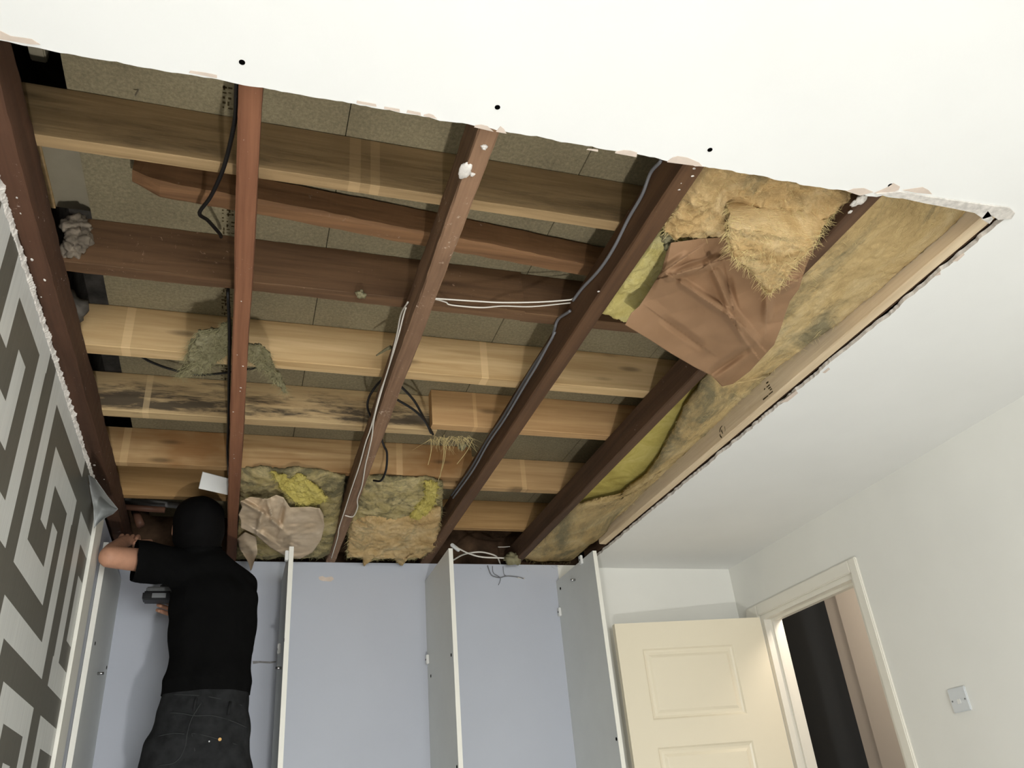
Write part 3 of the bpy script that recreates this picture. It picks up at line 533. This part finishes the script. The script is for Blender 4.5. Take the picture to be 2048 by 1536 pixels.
blob('fibre_core', oz((885, 878), 2.403), 0.006, M['tuft'], o, 0.6, 30, 2, (3, 0.8, 0.8)); blob('fibre_core', oz((925, 893), 2.40), 0.014, M['tuft'], o, 0.7, 30, 3, (0.8, 1.8, 0.7))
low = [oz((x, 872 + 8 * random.random()), 2.40) for x in range(858, 940, 3)]; strands('loose_fibres', low, 120, 0.06, M['fibre'], o, 0.4, 1.2, 0.0006)
for a, b in (((888, 870), (880, 955)), ((893, 890), (876, 962)), ((862, 878), (856, 930)), ((945, 880), (914, 928))): MB().tube(spline([oz(a, 2.40), oz(((a[0] + b[0]) / 2 + 3, (a[1] + b[1]) / 2), 2.385), oz(b, 2.37)]), 0.0012, 5).build('long_fibre', M['fibre'], o)
o = empty('wool_tuft', (0, 0, 0), 'small grey wool tuft on the wall top by white cables', 'insulation')
blob('tuft', oz((1025, 1118), 2.318), 0.035, M['tuft'], o, 0.6, 40, 3, (1.2, 1, 0.8)); strands('loose_fibres', [oz((x, 1131), 2.312) for x in range(905, 1120, 3)], 160, 0.03, M['fibreg'], o, 0.6, 0.8)
o = empty('wool_tuft', (0, 0, 0), 'tiny yellowish wool scrap caught under dark old joist', 'insulation'); blob('tuft', oz((722, 590), 2.405), 0.012, M['tuft'], o, 0.6, 40, 3, (1, 1, 0.9))
o = empty('wool_tuft', (0, 0, 0), 'thin grey wool wisp beside the dusty joist and pale joist', 'insulation'); cable('wisp', [oz((782, 694), 2.40), oz((770, 700), 2.40), oz((753, 711), 2.40)], [0.006 - 0.0003 * i for i in range(13)], M['tuft'], None, o)
# ------------------------------------------------------------------ cables
Pz = lambda L_: [oz((x, y), z) for x, y, z in L_]
cable('black_cable', Pz([(474, 160, 2.34), (473, 181, 2.35), (469, 245, 2.37), (448, 333, 2.39), (422, 392, 2.41), (399, 426, 2.43), (416, 441, 2.46), (439, 467, 2.50), (442, 474, 2.512)]), 0.0045, M['cblack'], 'kinked black cable dropping beside the reddish joist near opening edge')
cable('black_cable', [Vector((-0.092, 1.826, 2.48)), Vector((-0.091, 1.829, 2.44))] + Pz([(456, 592, 2.392), (459, 664, 2.374), (458, 760, 2.374), (457, 850, 2.38), (455, 900, 2.39), (458, 950, 2.395)]), 0.0045, M['cblack'], 'straight black cable running along the reddish joist under pale joists')
cable('black_cable', Pz([(285, 714, 2.50), (300, 723, 2.50), (337, 737, 2.50), (390, 749, 2.50), (439, 747, 2.50), (498, 738, 2.50), (525, 734, 2.50)]), 0.004, M['cblack'], 'black cable loop sagging behind the wool tuft')
cable('black_cable', Pz([(772, 752, 2.418), (752, 772, 2.414), (738, 795, 2.395), (735, 815, 2.395), (743, 838, 2.395)]), 0.004, M['cblack'], 'short curved black cable behind the twin white cables')
cable('black_cable', Pz([(795, 768, 2.43), (805, 776, 2.43), (828, 801, 2.425), (848, 836, 2.415), (866, 869, 2.403)]), 0.0042, M['cblack'], 'upper black cable tail reaching the lapped joist end')
cable('black_cable', Pz([(788, 795, 2.42), (797, 801, 2.42), (828, 820, 2.41), (850, 842, 2.40), (862, 866, 2.394)]), 0.0042, M['cblack'], 'lower black cable tail meeting the other at joist end')
cable('black_cable', Pz([(763, 878, 2.40), (768, 892, 2.40), (774, 907, 2.39), (772, 940, 2.37), (762, 961, 2.355), (747, 961, 2.37)]), 0.0042, M['cblack'], 'hooked black cable hanging over stained joist above tan wool')
a = [(x, y, 2.4045) for x, y in ((1146, 605), (1136, 606), (1064, 613), (1005, 612), (961, 615), (903, 610), (891, 604), (867, 598))] + [(842, 600, 2.4045)]
cable('white_cable', Pz(a), 0.0022, M['cwhite'], 'lower twin white cable strung between dusty and dark joists', seg=7)
a = [(x, y, 2.3995) for x, y in ((1146, 597), (1136, 600), (1078, 604), (1005, 605), (946, 602), (900, 599), (867, 597))] + [(842, 598, 2.3995)]
cable('white_cable', Pz(a), 0.0022, M['cwhite'], 'upper twin white cable strung between dusty and dark joists', seg=7)
Px = lambda L_, X: [ox(q, X) for q in L_]
a = Px([(816, 604), (802, 628), (793, 672), (775, 743), (760, 786)], 0.361) + Pz([(743, 851, 2.306), (731, 886, 2.306), (719, 930, 2.306), (702, 981, 2.306), (687, 1028, 2.306), (678, 1056, 2.305), (675, 1075, 2.305), (663, 1116, 2.304)])
cable('white_cable', a, 0.0023, M['cwhite'], 'white cable running the length of dusty joist to the back wall', seg=7)
a = Px([(812, 615), (807, 631), (794, 681), (768, 765)], 0.3555) + Pz([(749, 833, 2.3012), (744, 872, 2.3012), (737, 905, 2.3012), (731, 930, 2.3012), (724, 971, 2.3012), (715, 998, 2.3012), (715, 1015, 2.3012), (706, 1033, 2.3012), (690, 1031, 2.3012)])
cable('white_cable', a, 0.0023, M['cwhite'], 'shorter wavy white cable along dusty joist ending above wool', seg=7)
a = [(1322, 318), (1319, 325), (1301, 346), (1284, 390), (1257, 437), (1228, 495), (1199, 539), (1164, 577), (1146, 601)]
cable('grey_cable', Px(a, 0.803), 0.0042, M['cgrey'], 'grey cable on dark joist side near the opening edge')
a = [(1140, 622), (1134, 626), (1116, 639), (1108, 662), (1102, 680), (1072, 724), (1043, 771), (1005, 835), (973, 882), (941, 938), (903, 991)]
cable('grey_cable', Px(a, 0.802), 0.0042, M['cgrey'], 'grey cable on dark joist side running towards the back wall')
a = [(1110, 664), (1076, 727), (1047, 775), (1009, 839), (977, 886), (945, 942), (906, 996)]
cable('grey_cable', Px(a, 0.7938), 0.0036, M['cgrey'], 'second thinner grey cable paired on dark joist side')
cable('white_cable', Pz([(905, 1121, 2.33), (927, 1109, 2.335), (956, 1104, 2.335), (978, 1107, 2.335), (994, 1114, 2.33), (1001, 1129, 2.322)]), 0.0038, M['cwhite'], 'white cable arching over the wall top between wardrobe panels')
cable('white_cable', Pz([(912, 1094, 2.33), (921, 1099, 2.328), (938, 1107, 2.325), (964, 1114, 2.32), (1008, 1116, 2.32)]), 0.0038, M['cwhite'], 'white cable with plastic connector near the wall top')
p0, p1 = oz((904, 1090), 2.330), oz((917, 1100), 2.328); tag(MB().tube([p0, p1], [0.009, 0.009], 6).build('cable_connector', M['wplast']), 'white plastic connector on cable above wardrobe panel', 'connector')
cable('thin_wire', Pz([(996, 1094, 2.40), (1008, 1094, 2.40), (1020, 1093, 2.40)]), 0.002, M['cwhite'], 'short white wire end in the dark back void')
a = [oy(q, YB - 0.008) for q in ((975, 1131), (982, 1149), (992, 1154), (1001, 1155), (1014, 1152), (1035, 1154), (1047, 1157))]
o = empty('wire_tangle', (0, 0, 0), 'tangle of thin grey wires hanging on grey back wall', 'wire'); cable('wire', a, 0.0022, M['cgrey'], None, o)
cable('wire', [oy(q, YB - 0.007) for q in ((985, 1132), (987, 1146), (1000, 1155), (1000, 1163), (997, 1170))], 0.0014, M['cgrey'], None, o); cable('wire', [oy(q, YB - 0.007) for q in ((1006, 1133), (1008, 1148), (1012, 1152))], 0.0012, M['cgrey'], None, o); cable('bare_end', [oy(q, YB - 0.006) for q in ((1035, 1155), (1042, 1156), (1049, 1157))], 0.003, M['cwhite'], None, o)
# white plastic plate between wall joist and reddish joist
P = [oz((397, 976), 2.355), oz((459, 990), 2.355), oz((460, 957), 2.40), oz((405, 943), 2.40)]
o = empty('cover_plate', (0, 0, 0), 'white plastic cover plate tucked above the person\'s head', 'plate'); nn = (P[1] - P[0]).cross(P[3] - P[0]).normalized() * 0.004
mesh('plate', P + [q + nn for q in P], [(0, 1, 2, 3), (7, 6, 5, 4), (0, 4, 5, 1), (1, 5, 6, 2), (2, 6, 7, 3), (3, 7, 4, 0)], M['wplast'], o)
# pipes in the void over the person
def pipe(a, b, r, mat, label): tag(MB().tube([a, b], r, 14).build('pipe', mat, None, True), label, 'pipe')
pipe(oy((244, 1000), 3.50), oy((380, 1013), 3.50), 0.014, M['pipe'], 'upper grey pipe crossing the void behind person\'s head'); pipe(oy((246, 1014), 3.46), oy((330, 1020), 3.46), 0.013, M['copper'], 'brown pipe just below the grey pipe in the void')
pipe(oy((270, 1022), 3.56), oy((281, 1050), 3.50), 0.016, M['copper'], 'stubby pipe end dropping beside the wall joist')
# ------------------------------------------------------------------ wardrobe panels
GW = 'wardrobe uprights on the back wall'
def panel(x0, x1, label, zt=2.226, y0=3.26):
    o = empty('wardrobe_panel', (0, 0, 0), label, 'panel'); box('board', x0, x1, y0 + 0.001, YB - 0.001, 0.001, zt, M['mel'], o); box('edge_band', x0, x1, y0, y0 + 0.001, 0.001, zt, M['edgeb'], o); return o
p0 = panel(-0.505, -0.487, 'wardrobe side panel fixed to the left wall beside person')
p1 = panel(0.172, 0.190, 'wardrobe divider panel beside the person, below dusty paper facing', 2.222); p2 = panel(0.827, 0.845, 'wardrobe divider panel under the dark joist end'); p3 = panel(1.491, 1.509, 'wardrobe end panel next to the cream door', 2.227)
def bracket(q, X, o, side=-1):
    c = ox(q, X); s = 0.012 * side; box('bracket', min(X, X + s), max(X, X + s), c.y - 0.012, c.y + 0.012, c.z - 0.02, c.z + 0.02, M['wplast'], o, 0.002); disc('bracket_screw', (X + s, c.y, c.z), (side, 0, 0), 0.004, 0.001, M['hole'], o)
def dot(q, X, o, side=-1): c = ox(q, X); disc('peg_hole', c, (side, 0, 0), 0.0068, 0.0012, M['hole'], o)
def pin(q, X, o, side=-1): c = ox(q, X); MB().tube([c, c + Vector((side * 0.022, 0, 0))], 0.0055, 10).build('shelf_pin', M['steel'], o, True)
bracket((561, 1298), 0.172, p1); dot((568.7, 1280), 0.172, p1); pin((563, 1336), 0.172, p1); c = ox((577, 1112), 0.172); box('bracket', 0.158, 0.172, c.y - .012, c.y + .012, c.z - .02, c.z + .02, M['wplast'], p1, 0.002)
bracket((857, 1319), 0.827, p2); dot((902.6, 1310), 0.827, p2); dot((862, 1352), 0.827, p2); dot((914, 1534), 0.827, p2)
bracket((1121, 1224), 1.491, p3); bracket((1164, 1120), 1.491, p3); pin((1150, 1160), 1.491, p3); dot((1121, 1177), 1.491, p3); dot((1233, 1478), 1.491, p3)
dot((190, 1287), -0.487, p0, 1); dot((213, 1335), -0.487, p0, 1); pin((195, 1347), -0.487, p0, 1)
# ------------------------------------------------------------------ doorway, door, switch
o = empty('trim_2', (0, 0, 0), kind='structure')
A = 0.052
box('architrave', XR - 0.016, XR, HY0 - 0.040, HY0 + 0.006, 0, HZ + A, M['frame'], o, 0.004); box('architrave', XR - 0.016, XR, HY1 - 0.006, HY1 + 0.09, 0, HZ + A, M['frame'], o, 0.004); box('architrave', XR - 0.016, XR, HY0 + 0.006, HY1 - 0.006, HZ - 0.004, HZ + A, M['frame'], o, 0.004)
box('door_lining', XR - 0.002, XR + 0.105, HY0 + 0.0, HY0 + 0.028, 0, HZ, M['frame'], o); box('door_lining', XR - 0.002, XR + 0.105, HY1 - 0.028, HY1, 0, HZ, M['frame'], o); box('door_lining', XR - 0.002, XR + 0.105, HY0 + 0.028, HY1 - 0.028, HZ - 0.026, HZ, M['frame'], o)
box('door_stop', XR + 0.04, XR + 0.055, HY1 - 0.04, HY1 - 0.028, 0, HZ - 0.026, M['frame'], o); box('door_stop', XR + 0.04, XR + 0.055, HY0 + 0.028, HY1 - 0.04, HZ - 0.038, HZ - 0.026, M['frame'], o)
dr = empty('door_1', (0, 0, 0), kind='structure')
H = Vector((2.468, 3.528, 0)); E_ = Vector((1.722, 3.630, 0)); ux = (E_ - H).normalized(); W_ = (E_ - H).length; uy = Vector((ux.y, -ux.x, 0)); uy = uy if uy.y > 0 else -uy
ZD = 1.990
def leafbox(name, a0, a1, d0, d1, z0, z1, bev=0.0):
    ob = box(name, a0, a1, d0, d1, z0, z1, M['gloss'], dr, bev); Mx = Matrix(((ux.x, uy.x, 0, H.x), (ux.y, uy.y, 0, H.y), (0, 0, 1, 0), (0, 0, 0, 1))); ob.data.transform(Mx)
    bm = bmesh.new(); bm.from_mesh(ob.data); bmesh.ops.recalc_face_normals(bm, faces=bm.faces[:]); bm.to_mesh(ob.data); bm.free(); return ob
SL, SR = 0.165, 0.115
rows = [(1.545, 1.872), (0.93, 1.440), (0.24, 0.80)]
leafbox('stile', 0, SL, 0, 0.036, 0.008, ZD); leafbox('stile', W_ - SR, W_, 0, 0.036, 0.008, ZD)
zz = [0.008, 0.24, 0.80, 0.93, 1.440, 1.545, 1.872, ZD]
for a, b in ((0.008, 0.24), (0.80, 0.93), (1.440, 1.545), (1.872, ZD)): leafbox('rail', SL, W_ - SR, 0, 0.036, a, b)
Mx = Matrix(((ux.x, uy.x, 0, H.x), (ux.y, uy.y, 0, H.y), (0, 0, 1, 0), (0, 0, 0, 1)))
for a, b in rows:
    rings = [(0, 0.0), (0.006, 0.0005), (0.013, 0.007), (0.022, 0.0095), (0.034, 0.0085), (0.046, 0.003), (0.050, 0.0025)]; v = []; f = []
    for i, d in rings: v += [(SL + i, d, a + i), (W_ - SR - i, d, a + i), (W_ - SR - i, d, b - i), (SL + i, d, b - i)]
    for k in range(len(rings) - 1):
        for j in range(4): f.append((k * 4 + j, k * 4 + (j + 1) % 4, k * 4 + 4 + (j + 1) % 4, k * 4 + 4 + j))
    q = (len(rings) - 1) * 4; f.append((q, q + 1, q + 2, q + 3)); n_ = len(v); v += [(SL, 0.034, a), (W_ - SR, 0.034, a), (W_ - SR, 0.034, b), (SL, 0.034, b)]; f.append((n_ + 3, n_ + 2, n_ + 1, n_))
    ob = mesh('door_panel', v, f, M['gloss'], dr); ob.data.transform(Mx)
# light-switch blank plate
o = empty('wall_plate', (0, 0, 0), 'white blank wall plate with two screws on right wall', 'switch plate')
c = ox((1921, 1399), XR); s_ = 0.041; box('plate', XR - 0.009, XR, c.y - s_, c.y + s_, c.z - s_, c.z + s_, M['plate'], o, 0.003)
for dy in (-0.03, 0.03): disc('screw', (XR - 0.009, c.y + dy, c.z - 0.002), (-1, 0, 0), 0.0032, 0.0008, M['toolg'], o)
box('cable_outlet', XR - 0.0105, XR - 0.0088, c.y - 0.008, c.y + 0.008, c.z - 0.014, c.z + 0.002, M['wplast'], o, 0.0006)
# hall beyond the door
hx = 3.4
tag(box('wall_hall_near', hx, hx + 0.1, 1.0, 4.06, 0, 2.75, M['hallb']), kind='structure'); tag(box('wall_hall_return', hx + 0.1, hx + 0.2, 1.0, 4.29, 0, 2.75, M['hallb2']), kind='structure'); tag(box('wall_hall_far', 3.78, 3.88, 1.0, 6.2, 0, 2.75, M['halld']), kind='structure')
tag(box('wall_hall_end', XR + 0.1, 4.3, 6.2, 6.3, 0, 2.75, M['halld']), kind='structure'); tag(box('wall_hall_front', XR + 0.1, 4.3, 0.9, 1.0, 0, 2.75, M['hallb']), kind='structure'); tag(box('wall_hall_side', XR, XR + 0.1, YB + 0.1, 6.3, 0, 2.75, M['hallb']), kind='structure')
tag(box('ceiling_hall', XR + 0.1, 4.3, 0.9, 6.3, 2.75, 2.80, M['ceil']), kind='structure'); tag(box('floor_hall', XR + 0.1, 4.3, 0.9, 6.3, -0.05, 0, M['floor']), kind='structure')
# ------------------------------------------------------------------ the person at work
PZ = 0.47
per = empty('person', (0, 0, 0), 'person seen from behind in black T-shirt and black jeans, reaching into ceiling', 'person')
def bodymesh(verts, edges, vox):
    """one continuous figure: ellipsoids swept along the skeleton, fused into a single surface"""
    bm = bmesh.new()
    def ell(c, r):
        q = bmesh.ops.create_icosphere(bm, subdivisions=2, radius=1)
        for v in q['verts']: v.co = Vector((c.x + v.co.x * r[0], c.y + v.co.y * r[1], c.z + v.co.z * r[2]))
    def rad(v): r = v[3]; return r if isinstance(r, tuple) and len(r) == 3 else ((r[0], r[1], min(r)) if isinstance(r, tuple) else (r, r, r))
    for a, b in edges:
        A_, B_ = Vector(verts[a][:3]), Vector(verts[b][:3]); n_ = max(2, int((B_ - A_).length / 0.014))
        for k in range(n_ + 1): t_ = k / n_; ell(A_.lerp(B_, t_), [p + (q - p) * t_ for p, q in zip(rad(verts[a]), rad(verts[b]))])
    me = bpy.data.meshes.new('s'); bm.to_mesh(me); bm.free(); ob = bpy.data.objects.new('s', me); COL.objects.link(ob)
    rm = ob.modifiers.new('r', 'REMESH'); rm.mode = 'VOXEL'; rm.voxel_size = vox; sm = ob.modifiers.new('m', 'SMOOTH'); sm.factor = 0.5; sm.iterations = 8
    dg = bpy.context.evaluated_depsgraph_get(); out = bpy.data.meshes.new_from_object(ob.evaluated_get(dg)); bpy.data.objects.remove(ob); return out
def skinmesh(verts, edges, root=0, sub=2):
    me = bpy.data.meshes.new('s'); me.from_pydata([v[:3] for v in verts], edges, []); ob = bpy.data.objects.new('s', me); COL.objects.link(ob)
    mo = ob.modifiers.new('k', 'SKIN'); mo.use_smooth_shade = True
    for i, v in enumerate(verts):
        r = v[3]; me.skin_vertices[0].data[i].radius = r if isinstance(r, tuple) else (r, r); me.skin_vertices[0].data[i].use_root = (i == root)
    sb = ob.modifiers.new('b', 'SUBSURF'); sb.levels = sub; sb.render_levels = sub
    dg = bpy.context.evaluated_depsgraph_get(); out = bpy.data.meshes.new_from_object(ob.evaluated_get(dg)); bpy.data.objects.remove(ob); return out
S = [(-0.100, 3.26, 1.50, (0.160, 0.118)), (-0.088, 3.26, 1.62, (0.136, 0.102)), (-0.084, 3.255, 1.74, (0.128, 0.095)), (-0.088, 3.255, 1.88, (0.143, 0.102)), (-0.093, 3.255, 2.00, (0.148, 0.100)), (-0.125, 3.255, 2.10, (0.115, 0.080)), (-0.150, 3.245, 2.17, 0.056), (-0.160, 3.228, 2.215, 0.058),   # 0-7 spine, neck
     (-0.172, 3.214, 2.262, (0.078, 0.094, 0.080)), (-0.175, 3.205, 2.296, (0.076, 0.092, 0.080)),                                                                             # 8-9 head
     (-0.265, 3.225, 2.125, 0.056), (-0.355, 3.165, 2.128, 0.045), (-0.452, 3.095, 2.116, 0.040), (-0.456, 3.19, 2.165, 0.039), (-0.444, 3.30, 2.240, 0.027), (-0.440, 3.335, 2.258, (0.038, 0.024)),  # 10-15 left arm
     (-0.010, 3.285, 2.060, 0.062), (-0.03, 3.39, 1.985, 0.048), (-0.05, 3.505, 1.95, 0.041), (-0.13, 3.545, 1.985, 0.038), (-0.20, 3.545, 2.03, 0.027), (-0.230, 3.540, 2.045, (0.036, 0.024)),          # 16-21 right arm
     (-0.180, 3.27, 1.42, 0.094), (-0.180, 3.265, 1.20, 0.076), (-0.18, 3.25, 0.98, 0.058), (-0.18, 3.27, 0.80, 0.055), (-0.18, 3.285, 0.56, 0.040), (-0.18, 3.27, 0.505, 0.040), (-0.182, 3.40, 0.495, 0.034),  # 22-28
     (-0.020, 3.27, 1.42, 0.094), (-0.015, 3.265, 1.20, 0.076), (-0.01, 3.25, 0.98, 0.058), (-0.01, 3.27, 0.80, 0.055), (-0.01, 3.285, 0.56, 0.040), (-0.01, 3.27, 0.505, 0.040), (-0.008, 3.40, 0.495, 0.034)]
E = [(0, 1), (1, 2), (2, 3), (3, 4), (4, 5), (5, 6), (6, 7), (7, 8), (8, 9), (5, 10), (10, 11), (11, 12), (12, 13), (13, 14), (14, 15), (5, 16), (16, 17), (17, 18), (18, 19), (19, 20), (20, 21), (0, 22), (22, 23), (23, 24), (24, 25), (25, 26), (26, 27), (27, 28), (0, 29), (29, 30), (30, 31), (31, 32), (32, 33), (33, 34), (34, 35)]
body = bodymesh(S, E, 0.0085); body.polygons.foreach_set('use_smooth', [True] * len(body.polygons)); body.materials.clear(); body.materials.append(M['skin']); bo = bpy.data.objects.new('body', body); COL.objects.link(bo); bo.parent = per
def hand(palm, fwd, upv, name, curl=0.9, parent=per, thumb=-1):
    """palm and five bent fingers; fwd: finger direction, upv: back of the hand"""
    palm, fwd, upv = Vector(palm), Vector(fwd).normalized(), Vector(upv).normalized(); sd = fwd.cross(upv).normalized(); bm_all = []
    V_ = []; F_ = []
    for k, (off, L_) in enumerate(((-0.030, 0.070), (-0.010, 0.080), (0.010, 0.076), (0.029, 0.060))):
        base = palm - sd * off * thumb + fwd * 0.012; pts = [base, base + fwd * 0.035]; d = fwd.copy(); q = pts[-1]
        for j in range(3):
            d = (Matrix.Rotation(-curl * 0.75, 3, sd) @ d).normalized(); q = q + d * L_ * 0.34; pts.append(q)
        vs_ = [(p.x, p.y, p.z, 0.0095 - 0.0007 * i) for i, p in enumerate(pts)]; m_ = skinmesh(vs_, [(i, i + 1) for i in range(len(vs_) - 1)], 0, 2)
        b_ = len(V_); V_ += [v.co.copy() for v in m_.vertices]; F_ += [tuple(b_ + i for i in p.vertices) for p in m_.polygons]
    base = palm + sd * thumb * 0.034 - fwd * 0.025; d = (sd * thumb * 0.8 + fwd * 0.6).normalized(); pts = [base - sd * thumb * 0.012, base + d * 0.03, base + d * 0.05 + fwd * 0.016 - upv * 0.01, base + d * 0.058 + fwd * 0.04 - upv * 0.022]
    m_ = skinmesh([(p.x, p.y, p.z, 0.0115 - 0.0008 * i) for i, p in enumerate(pts)], [(i, i + 1) for i in range(3)], 0, 2); b_ = len(V_); V_ += [v.co.copy() for v in m_.vertices]; F_ += [tuple(b_ + i for i in p.vertices) for p in m_.polygons]
    return mesh(name, V_, F_, M['skin'], parent, True)
hand((-0.437, 3.352, 2.265), (0.06, 0.72, 0.68), (0.0, -0.75, 0.65), 'fingers', 0.75, per, 1)
hand((-0.240, 3.540, 2.05), (-0.93, 0.1, 0.35), (0.1, 0.95, 0.2), 'fingers', 1.1)
# a face towards the wall: nose, ears, eyes, mouth
blob('nose', (-0.174, 3.306, 2.275), 0.014, M['skin'], per, 0.1, 1, 3, (0.8, 1.3, 1.5)); 
for sx in (-1, 1): blob('ear', (-0.175 + sx * 0.086, 3.212, 2.268), 0.02, M['skin'], per, 0.15, 1, 3, (0.4, 0.8, 1.5)); blob('eye', (-0.174 + sx * 0.032, 3.290, 2.295), 0.011, M['wplast'], per, 0.0, 1, 2)
blob('mouth', (-0.173, 3.294, 2.243), 0.02, M['copper'], per, 0.05, 1, 3, (1.1, 0.3, 0.35))
# hair: cap of faces around the skull, clothes: shells grown from the body
def shell(name, src, keep, off, mat, parent, wob=0.0, inner=True, cuts=()):
    bm = bmesh.new(); bm.from_mesh(src)
    for co, no in cuts: bmesh.ops.bisect_plane(bm, geom=bm.verts[:] + bm.edges[:] + bm.faces[:], plane_co=co, plane_no=no)
    bm.normal_update(); bmesh.ops.delete(bm, geom=[f_ for f_ in bm.faces if not keep(f_.calc_center_median())], context='FACES'); bm.normal_update()
    left = set(bm.faces); best = []
    while left:
        st = [left.pop()]; comp = list(st)
        while st:
            for e_ in st.pop().edges:
                for g_ in e_.link_faces:
                    if g_ in left: left.discard(g_); st.append(g_); comp.append(g_)
        if len(comp) > len(best): best = comp
    bs = set(best); bmesh.ops.delete(bm, geom=[f_ for f_ in bm.faces if f_ not in bs], context='FACES'); bm.normal_update()
    nv = {v: v.normal.copy() for v in bm.verts}
    for v in bm.verts: v.co += nv[v] * (off(v.co) if callable(off) else off) + nv[v] * wob * N(v.co * 14)
    if inner:
        fs = list(bm.faces); r2 = bmesh.ops.solidify(bm, geom=fs, thickness=0.003)
    me = bpy.data.meshes.new(name); bm.to_mesh(me); bm.free(); me.materials.clear(); me.materials.append(mat); me.polygons.foreach_set('use_smooth', [True] * len(me.polygons)); me.polygons.foreach_set('material_index', [0] * len(me.polygons))
    ob = bpy.data.objects.new(name, me); COL.objects.link(ob); ob.parent = parent; return ob
def is_arm(c): return (c.x < -0.375 and c.z > 2.0) or (c.y > 3.50 and c.z > 1.8)
HEM = 1.665
big = body
def offs(c):
    k = max(0, 1 - abs(c.z - 1.71) / 0.09); return 0.016 + 0.014 * k + 0.016 * max(0, min(1, (-0.26 - c.x) / 0.08)) * (1 if c.z > 1.95 else 0)
shell('t_shirt', big, lambda c: c.z > HEM and c.z < 2.225 and not is_arm(c), offs, M['shirt'], per, 0.012, False, (((0, 0, HEM), (0, 0, 1)), ((-0.375, 3.15, 2.13), (1, 0, 0)), ((0, 0, 2.225), (0, 0, 1))))
tr = shell('jeans', big, lambda c: c.z < 1.70 and c.z > 0.56, lambda c: 0.012 + (0.008 if c.z > 1.3 else 0.004), M['denim'], per, 0.010, False, (((0, 0, 1.70), (0, 0, 1)), ((0, 0, 0.56), (0, 0, 1))))
shell('boot', big, lambda c: c.z < 0.60 and c.x < -0.10, 0.012, M['boot'], per, 0, False); shell('boot', big, lambda c: c.z < 0.60 and c.x > -0.10, 0.012, M['boot'], per, 0, False)
shell('hair', big, lambda c: c.z > 2.195 and (c.y < 3.262 or c.z > 2.34) and c.x < -0.06 and c.x > -0.30, lambda c: 0.022, M['hair'], per, 0.008, False)
# jeans details lying on the seat
bpy.context.view_layer.update()
def onj(q):
    d = ray(*q); ok, loc, nr, _ = tr.ray_cast(CAM, d.normalized()); return (loc + nr * 0.002) if ok else oy(q, 3.13)
J = lambda x, y: (x / 3.4133, 1086 + y / 3.4133)
def seam(L_, r=0.0016): MB().tube(spline([onj(J(*q)) for q in L_], 5), r, 5).build('seam', M['seam'], tr, True)
seam([(1375, 1090), (1310, 1200), (1280, 1300), (1262, 1400), (1200, 1495), (1080, 1520)]); seam([(1160, 1160), (1240, 1165), (1330, 1180), (1450, 1180), (1590, 1220), (1680, 1260)]); seam([(1310, 1300), (1420, 1320), (1620, 1380)]); seam([(1310, 1300), (1330, 1420)]); seam([(1080, 1320), (1180, 1300), (1260, 1305)]); seam([(1180, 1035), (1330, 1040), (1480, 1060), (1650, 1110)])
for q in ((1340, 1060), (1570, 1085)):
    a, b = onj(J(*q)), onj(J(q[0] - 15, q[1] + 90)); MB().tube([a, a.lerp(b, .5) + Vector((0, -0.004, 0)), b], 0.005, 6).build('belt_loop', M['denim'], tr, True)
c = onj(J(1500, 1342)); disc('stud', c, (0, -1, 0.1), 0.0055, 0.003, M['brass'], tr); c = onj(J(1427, 1355)); disc('rivet', c, (0, -1, 0.1), 0.0025, 0.002, M['steel'], tr)
# cordless drill in the other hand
o = empty('cordless_drill', (0, 0, 0), 'black and grey cordless drill with battery showing beside torso', 'drill')
c = oy((318, 1185), 3.44)
box('battery', c.x - 0.055, c.x + 0.05, 3.40, 3.47, c.z - 0.038, c.z - 0.004, M['black'], o, 0.006); box('battery_label', c.x - 0.02, c.x + 0.03, 3.398, 3.40, c.z - 0.032, c.z - 0.014, M['toolg'], o); box('battery_mount', c.x - 0.045, c.x + 0.05, 3.405, 3.465, c.z - 0.004, c.z + 0.014, M['toolg'], o, 0.004)
MB().tube([(c.x + 0.02, 3.435, c.z + 0.01), (c.x + 0.06, 3.46, c.z + 0.06), (c.x + 0.085, 3.50, c.z + 0.10)], [0.024, 0.02, 0.024], 12).build('grip', M['black'], o, True); MB().tube([(c.x + 0.085, 3.44, c.z + 0.115), (c.x + 0.085, 3.60, c.z + 0.13), (c.x + 0.085, 3.66, c.z + 0.135)], [0.03, 0.028, 0.014], 16).build('motor_body', M['toolg'], o, True)
# platform the person stands on
o = empty('step_platform', (0, 0, 0), 'low work platform under the person\'s feet', 'platform')
box('tread', -0.40, 0.155, 3.06, 3.54, 0.425, 0.452, M['toolg'], o, 0.004)
for x in (-0.37, 0.13):
    for y in (3.09, 3.51): MB().tube([(x, y, 0.0), (x, y, 0.43)], 0.016, 10).build('leg', M['toolg'], o, True)
for x in (-0.37, 0.13): MB().tube([(x, 3.09, 0.15), (x, 3.51, 0.15)], 0.01, 8).build('brace', M['toolg'], o, True)
